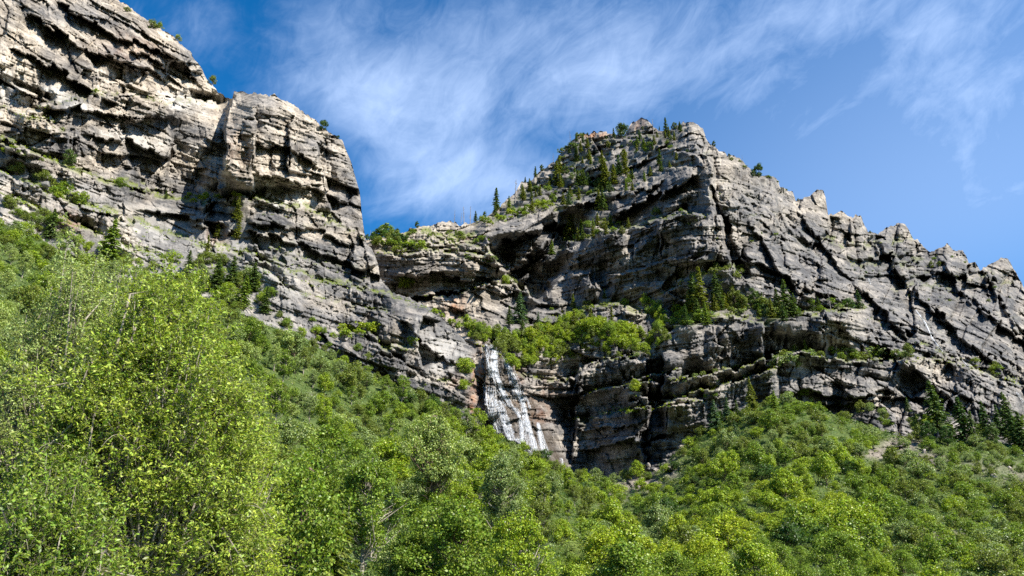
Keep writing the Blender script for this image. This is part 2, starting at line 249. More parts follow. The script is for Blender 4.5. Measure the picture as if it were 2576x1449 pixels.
FE2 = [
 ([(940, 640), (1000, 640), (1060, 632), (1120, 632), (1180, 640), (1240, 645), (1285, 690)], 22, 3, 40, 40, .7),
 ([(930, 600), (1020, 592), (1090, 590), (1150, 600), (1215, 600)], 14, 3, 30, 30, 1), ([(980, 618), (1100, 612), (1225, 622)], 9, 3, 20, 20, .6),
 ([(990, 700), (1080, 690), (1180, 700), (1260, 705)], -13, 3, 34, 40, 0), ([(990, 735), (1100, 742), (1200, 728), (1250, 718)], -14, 3, 20, 20, .0),
 ([(960, 745), (1050, 750), (1120, 752), (1180, 730), (1240, 712), (1300, 715), (1350, 748), (1365, 760)], 24, 4, 30, 44, .55),
 ([(1215, 598), (1228, 640), (1285, 690), (1320, 728), (1362, 762)], 60, 4, 110, 26, 0),
 ([(1190, 566), (1260, 550), (1340, 532), (1410, 516), (1470, 492), (1560, 470)], 36, 5, 60, 90, .85),
 ([(1232, 645), (1270, 605), (1330, 582), (1420, 560), (1480, 540)], -30, 7, 60, 60, 0),
 ([(1250, 690), (1340, 650), (1400, 590), (1470, 575)], -22, 6, 24, 60, 0), ([(1270, 700), (1350, 668), (1420, 612), (1460, 590)], 22, 4, 40, 36, 0),
 ([(1390, 640), (1440, 608), (1500, 590), (1560, 575), (1640, 562), (1720, 540), (1790, 548)], 40, 4, 70, 60, .7),
 ([(1360, 760), (1385, 715), (1430, 685), (1485, 680), (1500, 720), (1520, 752)], 20, 4, 50, 50, 0), ([(1500, 690), (1580, 672), (1680, 660), (1790, 640)], 9, 3, 40, 40, 0), ([(1420, 560), (1500, 560), (1580, 560)], 10, 3, 30, 30, .4),
 ([(1300, 490), (1400, 470), (1470, 430), (1540, 380), (1570, 352)], 18, 4, 36, 34, .5), ([(1260, 520), (1330, 500), (1420, 480), (1530, 440), (1600, 420)], 16, 3, 26, 26, .5), ([(1400, 520), (1520, 500), (1600, 482), (1680, 450)], -16, 4, 24, 30, .1),
 ([(1390, 440), (1450, 405), (1520, 375)], 12, 3, 24, 24, .5), ([(1440, 370), (1500, 358), (1545, 350)], 12, 3, 16, 24, .4), ([(1400, 480), (1470, 450), (1560, 430), (1620, 400), (1690, 360)], -12, 3, 20, 26, .2), ([(1420, 345), (1470, 352), (1530, 345)], -8, 2, 14, 14, 0),
 ([(1560, 350), (1600, 345), (1660, 350), (1700, 340)], 30, 4, 40, 30, .4), ([(1530, 545), (1620, 510), (1700, 470), (1760, 440)], -24, 5, 40, 44, 0), ([(1620, 440), (1690, 420), (1760, 410)], 12, 3, 26, 26, .3), ([(1650, 380), (1720, 372), (1790, 400)], 10, 3, 24, 24, .2),
 ([(1680, 500), (1760, 480), (1850, 520), (1950, 560)], 10, 3, 30, 30, .2), ([(1800, 450), (1870, 480), (1960, 540), (2050, 600)], 12, 3, 30, 30, .1), ([(1900, 560), (2000, 610), (2100, 680), (2200, 740)], 14, 4, 34, 34, .1), ([(1850, 640), (1950, 680), (2050, 730), (2150, 770)], -9, 3, 30, 30, 0),
 ([(2060, 600), (2130, 618), (2230, 612), (2330, 600)], 20, 3, 30, 30, .6), ([(2120, 640), (2200, 650), (2300, 640)], -12, 3, 16, 18, .2), ([(2130, 660), (2230, 672), (2330, 655)], 12, 3, 16, 18, .5), ([(2150, 690), (2240, 700), (2340, 690), (2400, 700)], -10, 3, 16, 22, .2),
 ([(2240, 735), (2300, 715), (2360, 722), (2420, 750)], 20, 4, 36, 36, .4), ([(2400, 700), (2480, 700), (2560, 715)], 14, 3, 26, 26, .5), ([(2250, 640), (2300, 690), (2330, 720)], 20, 4, 40, 30, 0), ([(2340, 760), (2440, 750), (2500, 790), (2576, 810)], 12, 3, 26, 30, .1),
 ([(2200, 760), (2300, 800), (2380, 860), (2480, 900), (2600, 960)], 14, 4, 34, 34, .1), ([(2180, 800), (2280, 850), (2370, 890), (2480, 935), (2600, 985)], 12, 4, 26, 26, .4),
 # benches with trees
 ([(1300, 850), (1380, 800), (1480, 775), (1560, 768), (1630, 800)], 16, 4, 34, 36, .6), ([(1420, 800), (1500, 770), (1580, 768), (1640, 795)], 10, 3, 26, 26, .7),
 ([(1195, 868), (1240, 880), (1290, 925), (1330, 950), (1420, 960), (1470, 925), (1520, 905), (1630, 890), (1680, 850)], 16, 4, 30, 40, .6),
 ([(1620, 850), (1700, 822), (1760, 800), (1850, 792), (1880, 798), (1930, 808), (2000, 792), (2100, 785), (2190, 775)], 36, 4, 50, 60, .9),
 ([(1660, 740), (1740, 700), (1830, 672), (1860, 690)], 18, 4, 36, 36, .8), ([(1840, 690), (1920, 700), (1960, 730), (2050, 740)], 10, 3, 30, 30, .1),
 ([(1680, 962), (1760, 945), (1850, 928), (1930, 900), (2000, 885), (2060, 898), (2150, 905), (2270, 905), (2300, 912)], 26, 3, 50, 46, .9), ([(1650, 1000), (1740, 990), (1830, 968), (1900, 940), (1960, 925)], 18, 3, 24, 34, .9),
 ([(2300, 905), (2400, 915), (2500, 945), (2600, 975)], 14, 3, 30, 34, .5), ([(1960, 985), (2060, 990), (2150, 995), (2260, 985)], -14, 3, 40, 30, 0), ([(2050, 1015), (2150, 1010), (2300, 1000), (2400, 1020)], -9, 3, 20, 20, 0), ([(2160, 940), (2260, 985), (2340, 1040)], 8, 3, 26, 26, 0), ([(2330, 940), (2440, 990), (2530, 1050)], 10, 3, 30, 30, 0),
 ([(1450, 1000), (1540, 975), (1640, 960)], 10, 3, 24, 24, .5), ([(1440, 1060), (1520, 1045), (1560, 1030), (1650, 1030)], 16, 3, 34, 50, .7), ([(1650, 1030), (1700, 1012), (1780, 1010)], 14, 3, 30, 30, .5), ([(1440, 1085), (1540, 1075), (1640, 1062)], -5, 2, 10, 20, 0), ([(1460, 1135), (1560, 1118), (1700, 1090)], -8, 3, 20, 40, 0), ([(1400, 940), (1440, 965), (1430, 1010)], -6, 4, 34, 30, 0),
 # upright
 ([(1462, 905), (1452, 980), (1440, 1060), (1430, 1180)], -13, 5, 60, 40, 0), ([(1628, 895), (1625, 1000), (1622, 1100), (1630, 1180)], 16, 7, 30, 26, 0), ([(1668, 880), (1672, 960), (1665, 1020), (1672, 1090)], -18, 7, 50, 24, 0), ([(1560, 955), (1640, 948), (1720, 930)], 14, 3, 24, 24, .4), ([(1580, 1000), (1650, 1010), (1700, 1000)], 16, 3, 20, 30, .3), ([(1600, 1120), (1680, 1105)], 12, 3, 20, 24, .1),
 ([(1740, 310), (1790, 420), (1800, 520), (1830, 620), (1850, 720)], 26, 8, 60, 60, 0), ([(1925, 810), (1932, 860), (1920, 920)], 20, 4, 40, 24, 0), ([(1790, 800), (1800, 900)], 6, 4, 20, 20, 0), ([(2180, 780), (2200, 850), (2230, 900)], 12, 4, 30, 26, 0), ([(1985, 720), (1990, 790)], 12, 4, 26, 26, 0),
 ([(1640, 540), (1660, 600), (1655, 650)], -8, 4, 30, 26, 0), ([(1860, 400), (1870, 470), (1900, 540)], 16, 4, 30, 26, 0), ([(1960, 470), (1965, 540), (1990, 590)], 18, 4, 30, 26, 0), ([(2080, 540), (2075, 590), (2030, 620)], 24, 4, 30, 36, 0), ([(2140, 550), (2138, 620)], -16, 4, 30, 26, 0), ([(2192, 587), (2180, 640)], 14, 4, 24, 26, 0),
 ([(2290, 600), (2300, 660)], 22, 4, 30, 30, 0), ([(2436, 660), (2440, 700)], 22, 4, 26, 26, 0), ([(2470, 680), (2478, 740)], -22, 4, 30, 22, 0), ([(2370, 830), (2420, 900)], 12, 4, 26, 26, 0), ([(2060, 640), (2100, 700), (2150, 760)], 14, 5, 34, 30, 0), ([(1990, 600), (2020, 680), (2060, 740)], 12, 5, 30, 26, 0),
 ([(1215, 870), (1212, 960), (1222, 1060)], -6, 3, 16, 14, 0),
 ([(2000, 520), (2080, 640), (2200, 760), (2320, 880)], -15, 4, 70, 40, 0), ([(2190, 600), (2280, 720), (2400, 830), (2520, 920)], -17, 4, 70, 40, 0), ([(2350, 640), (2440, 760), (2560, 850), (2640, 900)], -15, 4, 60, 40, 0), ([(1880, 540), (1960, 680), (2060, 770)], -12, 4, 60, 36, 0), ([(2480, 680), (2540, 800), (2620, 900)], -18, 4, 50, 36, 0), ([(1800, 470), (1850, 600), (1900, 700)], -9, 4, 50, 30, 0), ([(2230, 870), (2330, 960), (2420, 1050)], -12, 4, 40, 30, 0),
]
WET = [(1210, 865), (1262, 868), (1300, 940), (1350, 1020), (1400, 1110), (1440, 1190), (1300, 1190), (1222, 1090), (1195, 960)]

def features(x, y, FE, w=1.0):
    d = np.zeros(x.shape, np.float32); g = np.zeros(x.shape, np.float32)
    q = .35 * noise(x / 25, y / 25, 9)
    wob = fbm(x / 70, y / 70, 2, 91) * 3.5 + (hsh(np.floor(x / 34 + q), np.floor(y / 60 + q), 3) - .5) * 13 + (hsh(np.floor(x / 13 + q), np.floor(y / 30), 4) - .5) * 6
    for n, (pts, amp, hw, fa, fb, gr) in enumerate(FE):
        P = np.array(pts); pad = 3.5 * max(fa, fb)
        m = (x > P[:, 0].min() - pad) & (x < P[:, 0].max() + pad) & (y > P[:, 1].min() - pad) & (y < P[:, 1].max() + pad)
        if not m.any(): continue
        xx = x[m]; yy = y[m]
        sd, tt = polydist(xx, yy, pts); sd = sd + wob[m] * (1 + hw * .08)
        end = sstep(0, .10, tt) * sstep(0, .10, 1 - tt)
        # beyond the ends of the line the step dies away
        e0 = np.hypot(xx - P[0, 0], yy - P[0, 1]); e1 = np.hypot(xx - P[-1, 0], yy - P[-1, 1])
        end = np.where((tt <= 0) | (tt >= 1), 0, end)
        S = sstep(-hw, hw, sd)
        d[m] += amp * w * end * (S * np.exp(-np.maximum(sd, 0) / fa) - (1 - S) * 0.7 * np.exp(-np.maximum(-sd, 0) / fb)) * (0.75 + 0.5 * noise(xx / 60, yy / 60, 300 + n))
        if gr > 0 and abs(amp) > 0:
            gm = gr * .9 * end * np.exp(-((sd - 4) / 6) ** 2) * sstep(-.15, .1, fbm(xx / 20, yy / 14, 2, 500 + n) + .4 * (gr - .6))
            g[m] = np.maximum(g[m], gm)
    return d, g

def beds(x, s, period, seed, joint=2.2, lean=0.6):
    """tilted beds of random thickness cut into blocks: offset (toward + = back) and a random tone per block"""
    u = s / period; u = u + 0.38 * noise1(u * 0.9 + 3, seed + 1)
    k = np.floor(u); f = u - k
    q = x / (period * joint) * (0.6 + 0.9 * hsh(k, 3, seed)) + hsh(k, 9, seed) * 19
    q = q + .3 * noise1(q * 1.3, seed + 2)
    j = np.floor(q); h = q - j
    off = -(hsh(k, 1, seed) - .5) * 1.2 - (hsh(k, j, seed + 4) - .5) * 1.5 + lean * (1 - f)
    off = off + .5 * np.exp(-(np.minimum(h, 1 - h) / 0.05) ** 2) + .35 * np.exp(-((1 - f) / .07) ** 2)
    return off.astype(np.float32), hsh(k, j, seed + 7)

class Bedding:
    """a coordinate that stays constant along each bed: beds traced through the surveyed dips"""
    def __init__(s, sl, x0, x1, xref):
        st = 16.0; s.gx = np.arange(x0, x1 + st, st); s.gy = np.arange(-640, 1620, 16.0)
        X, Y = np.meshgrid(s.gx, s.gy); S = Y.copy(); x = X.copy(); y = Y.copy()
        for _ in range(int(max(x1 - xref, xref - x0) / st) + 2):
            d = np.clip(xref - x, -st, st); k = sl(np.clip(x, x0, x1), np.clip(y, -200, 1200)); y = y + d * np.clip(k, -.6, .6); x = x + d
        s.S = y.astype(np.float32)
    def __call__(s, x, y):
        u = np.clip((x - s.gx[0]) / 16, 0, len(s.gx) - 1.001); v = np.clip((y - s.gy[0]) / 16, 0, len(s.gy) - 1.001)
        i = u.astype(int); j = v.astype(int); fu = u - i; fv = v - j; S = s.S
        return ((S[j, i] * (1 - fu) + S[j, i + 1] * fu) * (1 - fv) + (S[j + 1, i] * (1 - fu) + S[j + 1, i + 1] * fu) * fv).astype(np.float32)

def relief(x, y, D, bed, seed, rough):
    """metres of rock relief at survey coordinates x, y"""
    m = D / F
    wx = x + fbm(x / 120, y / 120, 2, seed + 31) * 5 + noise(x / 15, y / 15, seed + 41) * .7
    wy = y + fbm(x / 160, y / 140, 2, seed + 32) * 4 + noise(x / 15, y / 15, seed + 42) * .6
    d = np.zeros(x.shape, np.float32)
    s = bed(wx, wy)
    for size, asp, a in ((150, .45, .75), (64, .45, .75), (28, .45, .6), (12, .5, .5)):
        vx, vy, a1, a2 = vor(wx / size, s / (size * asp), seed + int(size))
        gx = (hsh(vx * 131, vy * 171, seed + 2) - .5) * 2; gy = (hsh(vx * 151, vy * 111, seed + 3) - .35) * 1.5
        o = (hsh(vx * 171, vy * 161, seed + 6) - .5) * size * .30
        msk = .25 + 1.05 * sstep(-.25, .3, noise(x / (size * 2.6), y / (size * 2.6), seed + 71 + int(size)))
        d += a * m * ((gx * (wx - vx * size) - gy * (s - vy * size * asp)) * .75 + o + (a2 - a1 < .06) * size * .05) * msk * rough
    # angular towers and clefts, deepest on the long ridge
    for size, asp, a in ((95, 1.5, .85), (40, 1.3, .7), (17, 1.0, .55)):
        vx, vy, a1, a2 = vor((wx + .35 * wy) / size, (wy - .25 * wx) / (size * asp), seed + 400 + int(size))
        pw = (.35 + .8 * sstep(1750, 2000, x) + .75 * sstep(2120, 2300, x)) if seed > 20 else .45
        d += a * m * pw * ((hsh(vx * 131, vy * 171, seed + 8) - .5) * 1.5 * ((wx + .35 * wy) - vx * size) + (hsh(vx * 171, vy * 161, seed + 9) - .5) * size * .38 + np.maximum(0, .10 - (a2 - a1)) * size * 1.6) * rough
    tone = 0
    for per, a, wgt in ((58, .30, .15), (25, .46, .25), (11, .62, .3), (4.8, .75, .3)):
        o, t = beds(wx, s + hsh(np.floor(wx / 400), 0, seed) * 0, per, seed + int(per * 3), 2.6 if per > 20 else 3.6)
        msk = sstep(-.35, .25, noise(x / (per * 5 + 20), y / (per * 5 + 20), seed + 171 + int(per)))
        d += o * a * m * per * (.3 + .85 * msk) * rough; tone = tone + wgt * t
    d += m * 12 * np.abs(fbm(x / 34, y / 130, 2, seed + 55)) * rough
    d += m * 1.6 * fbm(x / 7, y / 5, 2, seed + 56) * rough
    return d, tone.astype(np.float32)

def interp(pts, x):
    P = np.array(pts, float); return np.interp(x, P[:, 0], P[:, 1])

PALE = [([(90, 215), (150, 225), (260, 290), (200, 290)], .7), ([(480, 280), (620, 300), (700, 330), (560, 320)], .0), ([(400, 230), (560, 250), (520, 285), (430, 268)], .7), ([(240, 330), (340, 320), (520, 370), (360, 380)], .5),
        ([(560, 650), (690, 680), (750, 740), (650, 740)], .35), ([(640, 478), (720, 490), (760, 515), (690, 515)], .7), ([(300, 520), (430, 560), (420, 620), (300, 590)], .4), ([(0, 180), (60, 215), (80, 260), (0, 250)], .7),
        ([(1050, 800), (1140, 850), (1190, 900), (1100, 940), (1040, 870)], .45)]
def inside(x, y, poly):
    P = list(poly) + [poly[0]]; sd, _ = polydist(x, y, P); c = np.zeros(x.shape, bool)
    for (ax, ay), (bx, by) in zip(P[:-1], P[1:]):
        if ay != by: c ^= ((ay > y) != (by > y)) & (x < (bx - ax) * (y - ay) / (by - ay) + ax)
    return np.where(c, 1, -1) * np.abs(sd)
def blob(x, y, poly, soft=14):
    sd = inside(x, y, poly)
    return sstep(-soft, soft, sd + noise(x / 14, y / 14, 5) * 9 + fbm(x / 40, y / 40, 2, 6) * 10)

class Cliff:
    def __init__(s, sky, bot, D, sl, FE, seed, left):
        s.sky, s.bot, s.D, s.sl, s.FE, s.seed, s.left = sky, bot, D, sl, FE, seed, left; s.seats = []; s.new = []
    def depth(s, x, y, fine=True):
        D0 = s.D(x, y); f, g = features(x, y, s.FE, 1.6)
        sd, _ = polydist(x, y, s.sky); sd = np.abs(sd)
        rough = np.ones(x.shape, np.float32)
        if not s.left:
            wet = s.wet(x, y); rough = rough - .1 * wet
        else:
            wet = 0 * rough     # the smooth tilted slabs along the foot of the tall cliff
            slab = sstep(0, 40, y - np.interp(x, [-420, 0, 170, 330, 500, 700, 900], [330, 372, 430, 485, 520, 560, 640])) * sstep(900, 620, x); rough = rough - .52 * slab
        r, t = relief(x, y, D0, s.sl, s.seed, rough) if fine else (0, 0)
        rnd = D0 / F * (34 * np.exp(-sd / 9) + 26 * np.exp(-sd / 34))
        D = D0 + f + r + rnd
        for (nx, ny, nh, nd) in s.seats:
            hw = nh * .38 + 6
            m = (np.abs(x - nx) < hw * 1.6) & (y > ny - nh * 1.25) & (y < ny + nh * .7 + 14)
            if not m.any(): continue
            u = (x[m] - nx) / hw; v = y[m] - ny; lat = sstep(1.5, .7, np.abs(u))
            up = lat * sstep(nh * 1.25, nh * .8, -v) * (v <= 0); dn = lat * sstep(nh * .7 + 14, 3, v) * (v > 0)
            d = D[m]; d = np.where(v <= 0, d + np.maximum(nd + 1.2 - .05 * v - d, 0) * up, d - np.maximum(d - nd + .1 * v, 0) * dn); D[m] = d
        return D, g, t, wet
    def seat(s, lst):
        """choose how far forward each tree stands and give it a footing in the rock"""
        for (x, y, h, k, t) in lst:
            xs = np.full(9, x, np.float32); ys = (y - np.linspace(0, .8 * h, 9)).astype(np.float32)
            ys = np.maximum(ys, interp(s.sky, x) + 3); q = s.depth(xs, ys)[0]; s.new.append((x, y, h, float(max(q.min(), q[0] - 22) + .3)))
    def wet(s, x, y):
        return sstep(-14, 22, inside(x, y, WET) + fbm(x / 30, y / 60, 3, 8) * 22)
    def build(s, name, step, material):
        x0, x1 = s.sky[0][0], s.sky[-1][0]
        xs = np.arange(x0, x1, step); n = len(xs)
        jag = fbm(xs / 22, xs * 0, 4, s.seed + 9) * 5 + (hsh(np.floor(xs / 7), 0, s.seed) - .5) * 4
        yt = interp(s.sky, xs) + jag; yb = interp(s.bot, xs)
        yg = np.arange(yt.min(), yb.max() + step, step)[:, None]
        X = (xs[None] + 0 * yg).astype(np.float32); Yp = np.clip(yg, yt[None], yb[None]).astype(np.float32)
        on = (yg > yt[None] - step) & (yg < yb[None] + step)
        Dv, gv, tv, wv = s.depth(X[on], Yp[on])
        idx = np.full(X.shape, -1); idx[on] = np.arange(on.sum())
        first = on.argmax(0); last = len(yg) - 1 - on[::-1].argmax(0)
        rr = np.clip(np.arange(len(yg))[:, None], first[None], last[None]); idx = idx[rr, np.arange(n)[None]]
        Dd, g, t, wet = Dv[idx], gv[idx], tv[idx], wv[idx]
        W = world(X, Yp, Dd)
        # the summit runs on behind the skyline and drops away
        sk = []
        top = W[0]; k = 14
        for i in range(k, 0, -1):
            b = top.copy(); q = i / k
            b[:, 1] += 160 * q ** 1.6; b[:, 2] -= 150 * q ** 2.2 + 2.5 * q + fbm(b[:, 0] / 18, b[:, 1] / 18, 3, 4) * 3 * q
            b[:, 0] *= b[:, 1] / top[:, 1]; sk.append(b)
        W = np.concatenate([np.array(sk), W], 0)
        pad = lambda a: np.concatenate([np.repeat(a[:1], k, 0), a], 0)
        if s.left:
            warm = np.clip(.22 + .42 * sstep(460, 250, Yp) - .35 * sstep(560, 640, Yp) + fbm(X / 120, Yp / 90, 3, 77) * .8, 0, 1)
            warm = np.maximum(warm, blob(X, Yp, [(570, 330), (660, 320), (720, 360), (860, 420), (850, 500), (600, 480), (560, 430)], 40) * .8)
        else:
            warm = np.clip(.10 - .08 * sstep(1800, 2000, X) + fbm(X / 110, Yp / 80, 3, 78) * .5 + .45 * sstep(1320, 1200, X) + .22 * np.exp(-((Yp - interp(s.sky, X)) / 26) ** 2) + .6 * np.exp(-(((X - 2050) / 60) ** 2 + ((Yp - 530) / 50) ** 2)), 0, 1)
        pale = 0 * warm
        if s.left: pale = .28 * sstep(0, 40, Yp - np.interp(X, [-420, 0, 170, 330, 500, 700, 900], [330, 372, 430, 485, 520, 560, 640])) * sstep(900, 620, X) * (.4 + .6 * sstep(-.2, .3, fbm(X / 60, Yp / 30, 3, 41)))
        for poly, a in PALE: pale = np.maximum(pale, blob(X, Yp, poly) * a * (.55 + .45 * (t > .45)))
        rust = 0 * warm
        if s.left:
            for c, r, a in (((1197, 960), (10, 50), .7), ((1188, 1010), (12, 40), .55), ((175, 560), (34, 28), .4), ((545, 590), (30, 26), .25), ((590, 380), (22, 60), .15), ((1150, 960), (30, 20), .2), ((330, 120), (80, 40), .15)):
                rust = np.maximum(rust, a * np.exp(-((X - c[0]) / r[0]) ** 2 - ((Yp - c[1]) / r[1]) ** 2))
        else:
            for c, r, a in (((1490, 340), (44, 8), .6), ((1608, 318), (26, 18), .25), ((1320, 1010), (30, 22), .3), ((1350, 1050), (30, 22), .35), ((1212, 980), (8, 90), .8), ((1145, 770), (24, 24), .5), ((1380, 1000), (30, 60), .2), ((1300, 940), (20, 30), .3), ((1180, 600), (40, 9), .2), ((1050, 700), (60, 12), .12)):
                rust = np.maximum(rust, a * np.exp(-((X - c[0]) / r[0]) ** 2 - ((Yp - c[1]) / r[1]) ** 2))
        rust = rust * (.4 + .6 * sstep(-.3, .3, noise(X / 14, Yp / 14, 66)))
        A = np.stack([pad(warm), pad(g), pad(np.broadcast_to(wet, warm.shape))], -1); B = np.stack([pad(t), pad(pale), pad(rust)], -1)
        r, c = W.shape[:2]
        fc = grid_faces(r, c); keep = np.ones((r - 1, c - 1), bool)
        live = on[:-1, :-1] | on[1:, 1:] | on[:-1, 1:] | on[1:, :-1]; keep[k:] = live; fc = fc[keep.ravel()]
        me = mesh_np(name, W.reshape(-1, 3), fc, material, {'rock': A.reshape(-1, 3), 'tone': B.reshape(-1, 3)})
        s.X, s.Y = X, Yp
        return tag(link(name, me), kind='structure')

# ------------------------------------------------------------------ wooded slopes below the cliffs
TOP3 = [(-500, 420), (-200, 480), (0, 560), (100, 600), (200, 660), (300, 690), (420, 745), (520, 775), (620, 800), (760, 850), (850, 905), (950, 950), (1050, 1000), (1150, 1050), (1250, 1100), (1350, 1150), (1440, 1195), (1520, 1215), (1580, 1212), (1640, 1200),
        (1700, 1140), (1800, 1060), (1900, 1020), (1960, 1008), (2060, 1030), (2150, 1060), (2250, 1095), (2330, 1105), (2450, 1110), (2576, 1120), (3000, 1200)]
D3 = Field([(-500, 420, 215), (-500, 800, 80), (-500, 1500, 20), (0, 560, 236), (0, 700, 165), (0, 850, 110), (0, 1100, 60), (0, 1449, 26), (200, 660, 246), (420, 745, 256), (420, 900, 170), (400, 1100, 95), (400, 1449, 32), (620, 800, 268), (620, 1000, 180), (640, 1200, 100), (640, 1449, 46),
            (850, 905, 288), (850, 1100, 200), (900, 1250, 130), (900, 1449, 62), (1150, 1050, 310), (1150, 1200, 215), (1150, 1330, 135), (1150, 1449, 82), (1300, 1125, 320), (1440, 1195, 328), (1400, 1320, 190), (1400, 1449, 105), (1580, 1212, 328), (1560, 1320, 240), (1560, 1449, 140),
            (1700, 1140, 322), (1750, 1250, 250), (1750, 1449, 130), (1960, 1008, 325), (1980, 1130, 268), (2000, 1280, 205), (2000, 1449, 120), (2250, 1095, 330), (2250, 1200, 268), (2250, 1320, 205), (2250, 1449, 125), (2400, 1110, 325), (2450, 1230, 255), (2450, 1330, 205), (2450, 1449, 130),
            (2576, 1120, 325), (2576, 1240, 255), (2576, 1340, 205), (2576, 1449, 130), (3000, 1200, 320), (3000, 1449, 130), (0, 1750, 11), (1288, 1750, 14), (2576, 1750, 16), (-500, 1750, 10), (3000, 1750, 16), (640, 1600, 26), (1400, 1600, 38), (2200, 1600, 44)], 40)
# bare rock showing through the trees: (centre, radii, strength)
BARE = [((790, 1000), (40, 12), .5), ((1040, 1410), (70, 22), 1), ((1200, 1090), (20, 14), .5), ((1660, 1400), (40, 14), .9), ((1610, 1215), (60, 24), 1), ((1540, 1250), (40, 26), .7), ((1540, 1300), (30, 14), .6), ((2220, 1140), (60, 18), 1), ((2330, 1160), (60, 24), 1), ((2480, 1175), (90, 26), .45), ((2560, 1200), (50, 34), .6),
        ((2270, 1120), (60, 20), 1), ((2390, 1352), (80, 16), 1), ((2540, 1378), (50, 26), 1), ((2560, 1440), (60, 26), .8), ((1690, 1180), (24, 30), .8), ((310, 700), (30, 20), .7), ((410, 760), (30, 24), .5), ((700, 1010), (30, 10), .4), ((1500, 1430), (20, 16), .5), ((870, 1080), (20, 12), .4)]
def bare(x, y):
    b = np.zeros(np.shape(x), np.float32)
    for c, r, a in BARE: b = np.maximum(b, a * np.exp(-(((x - c[0]) / r[0]) ** 2 + ((y - c[1]) / r[1]) ** 2) ** 1.5))
    return b
def slope_depth(x, y, fine=True):
    D = D3(x, y)
    if fine:
        D = D + D / F * (26 * fbm(x / 75, y / 60, 3, 201) + 4 * fbm(x / 12, y / 12, 3, 202))
        b = bare(x, y)
        c = vor(x / 26, y / 15, 203); D = D + D / F * b * ((hsh(c[0] * 91, c[1] * 77, 1) - .5) * 40 * (x - c[0] * 26) / 13 + (hsh(c[0] * 61, c[1] * 57, 2) - .3) * 34)
        c = vor(x / 9, y / 6, 204); D = D + D / F * b * ((hsh(c[0] * 91, c[1] * 77, 3) - .5) * 16)
    return D
def build_slope(material):
    xs = np.arange(-500, 3000, 3.0); yt = interp(TOP3, xs); rows = 400
    v = np.linspace(0, 1, rows)[:, None]; X = (xs[None] + 0 * v).astype(np.float32); Yp = (yt + (1750 - yt) * v).astype(np.float32)
    D = slope_depth(X, Yp); W = world(X, Yp, D)
    # run on under the foot of the cliffs
    top = W[0]; ext = []
    for q in (60, 30, 12):
        b = top.copy(); b[:, 1] += q; b[:, 0] *= b[:, 1] / top[:, 1]; b[:, 2] += q * .15; ext.append(b)
    W = np.concatenate([np.array(ext), W], 0)
    B = bare(X, Yp); B = np.concatenate([np.repeat(B[:1], 3, 0), B], 0)
    me = mesh_np('hillside', W.reshape(-1, 3), grid_faces(*W.shape[:2]), material, {'rock': np.stack([B, B * 0, B * 0], -1).reshape(-1, 3)}, True)
    return tag(link('hillside', me), kind='structure')

rock = rock_material(); soil = soil_material()
CL1 = Cliff(SKY1, BOT1, D1, Bedding(SL1, -420, 1240, 420), FE1, 11, True)
CL2 = Cliff(SKY2, BOT2, D2, Bedding(SL2, 860, 2960, 1720), FE2, 23, False)
# conifers and snags picked out one by one: x, base, height, kind, tone
CON1 = [(172, 420, 45, 'j', 'pine'), (417, 500, 20, 'f', 'pine'), (302, 470, 24, 's', 'fresh'), (265, 682, 128, 'S', 'fresh'), (125, 600, 74, 'f', 'pine'), (595, 605, 60, 'w', 'gold'), (597, 560, 56, 'w', 'gold'), (588, 520, 26, 'w', 'olive'), (545, 600, 38, 'w', 'gold'), (520, 650, 50, 'w', 'gold'),
        (545, 735, 84, 'S', 'pine'), (583, 718, 74, 'S', 'pine'), (636, 735, 74, 'S', 'pine'), (612, 778, 84, 'S', 'fresh'), (470, 700, 70, 'f', 'pine'), (665, 790, 70, 'f', 'pine'), (500, 740, 60, 'f', 'pine'), (812, 330, 28, 'j', 'deep'), (850, 350, 10, 'j', 'deep'), (320, 30, 12, 's', 'olive'), (385, 72, 20, 's', 'olive'), (400, 70, 14, 's', 'fresh'), (448, 102, 14, 's', 'grey'), (535, 210, 18, 's', 'olive'), (240, 232, 10, 's', 'bright'), (95, 458, 26, 's', 'olive'), (42, 440, 32, 's', 'olive'), (108, 455, 26, 's', 'olive'),
        (1170, 940, 42, 's', 'bright'), (1165, 980, 26, 's', 'bright'), (780, 660, 1, 's', 'olive')][:-1]
def z3(cx, cy, h): return (1274.5 + cx * .2222, 281.7 + cy * .2222, h * .2222)
def z2(cx, cy, h): return (858.6 + cx * .463, 201 + cy * .463, h * .463)
def zr(cx, cy, h): return (1717 + cx * .463, 268 + cy * .463, h * .463)
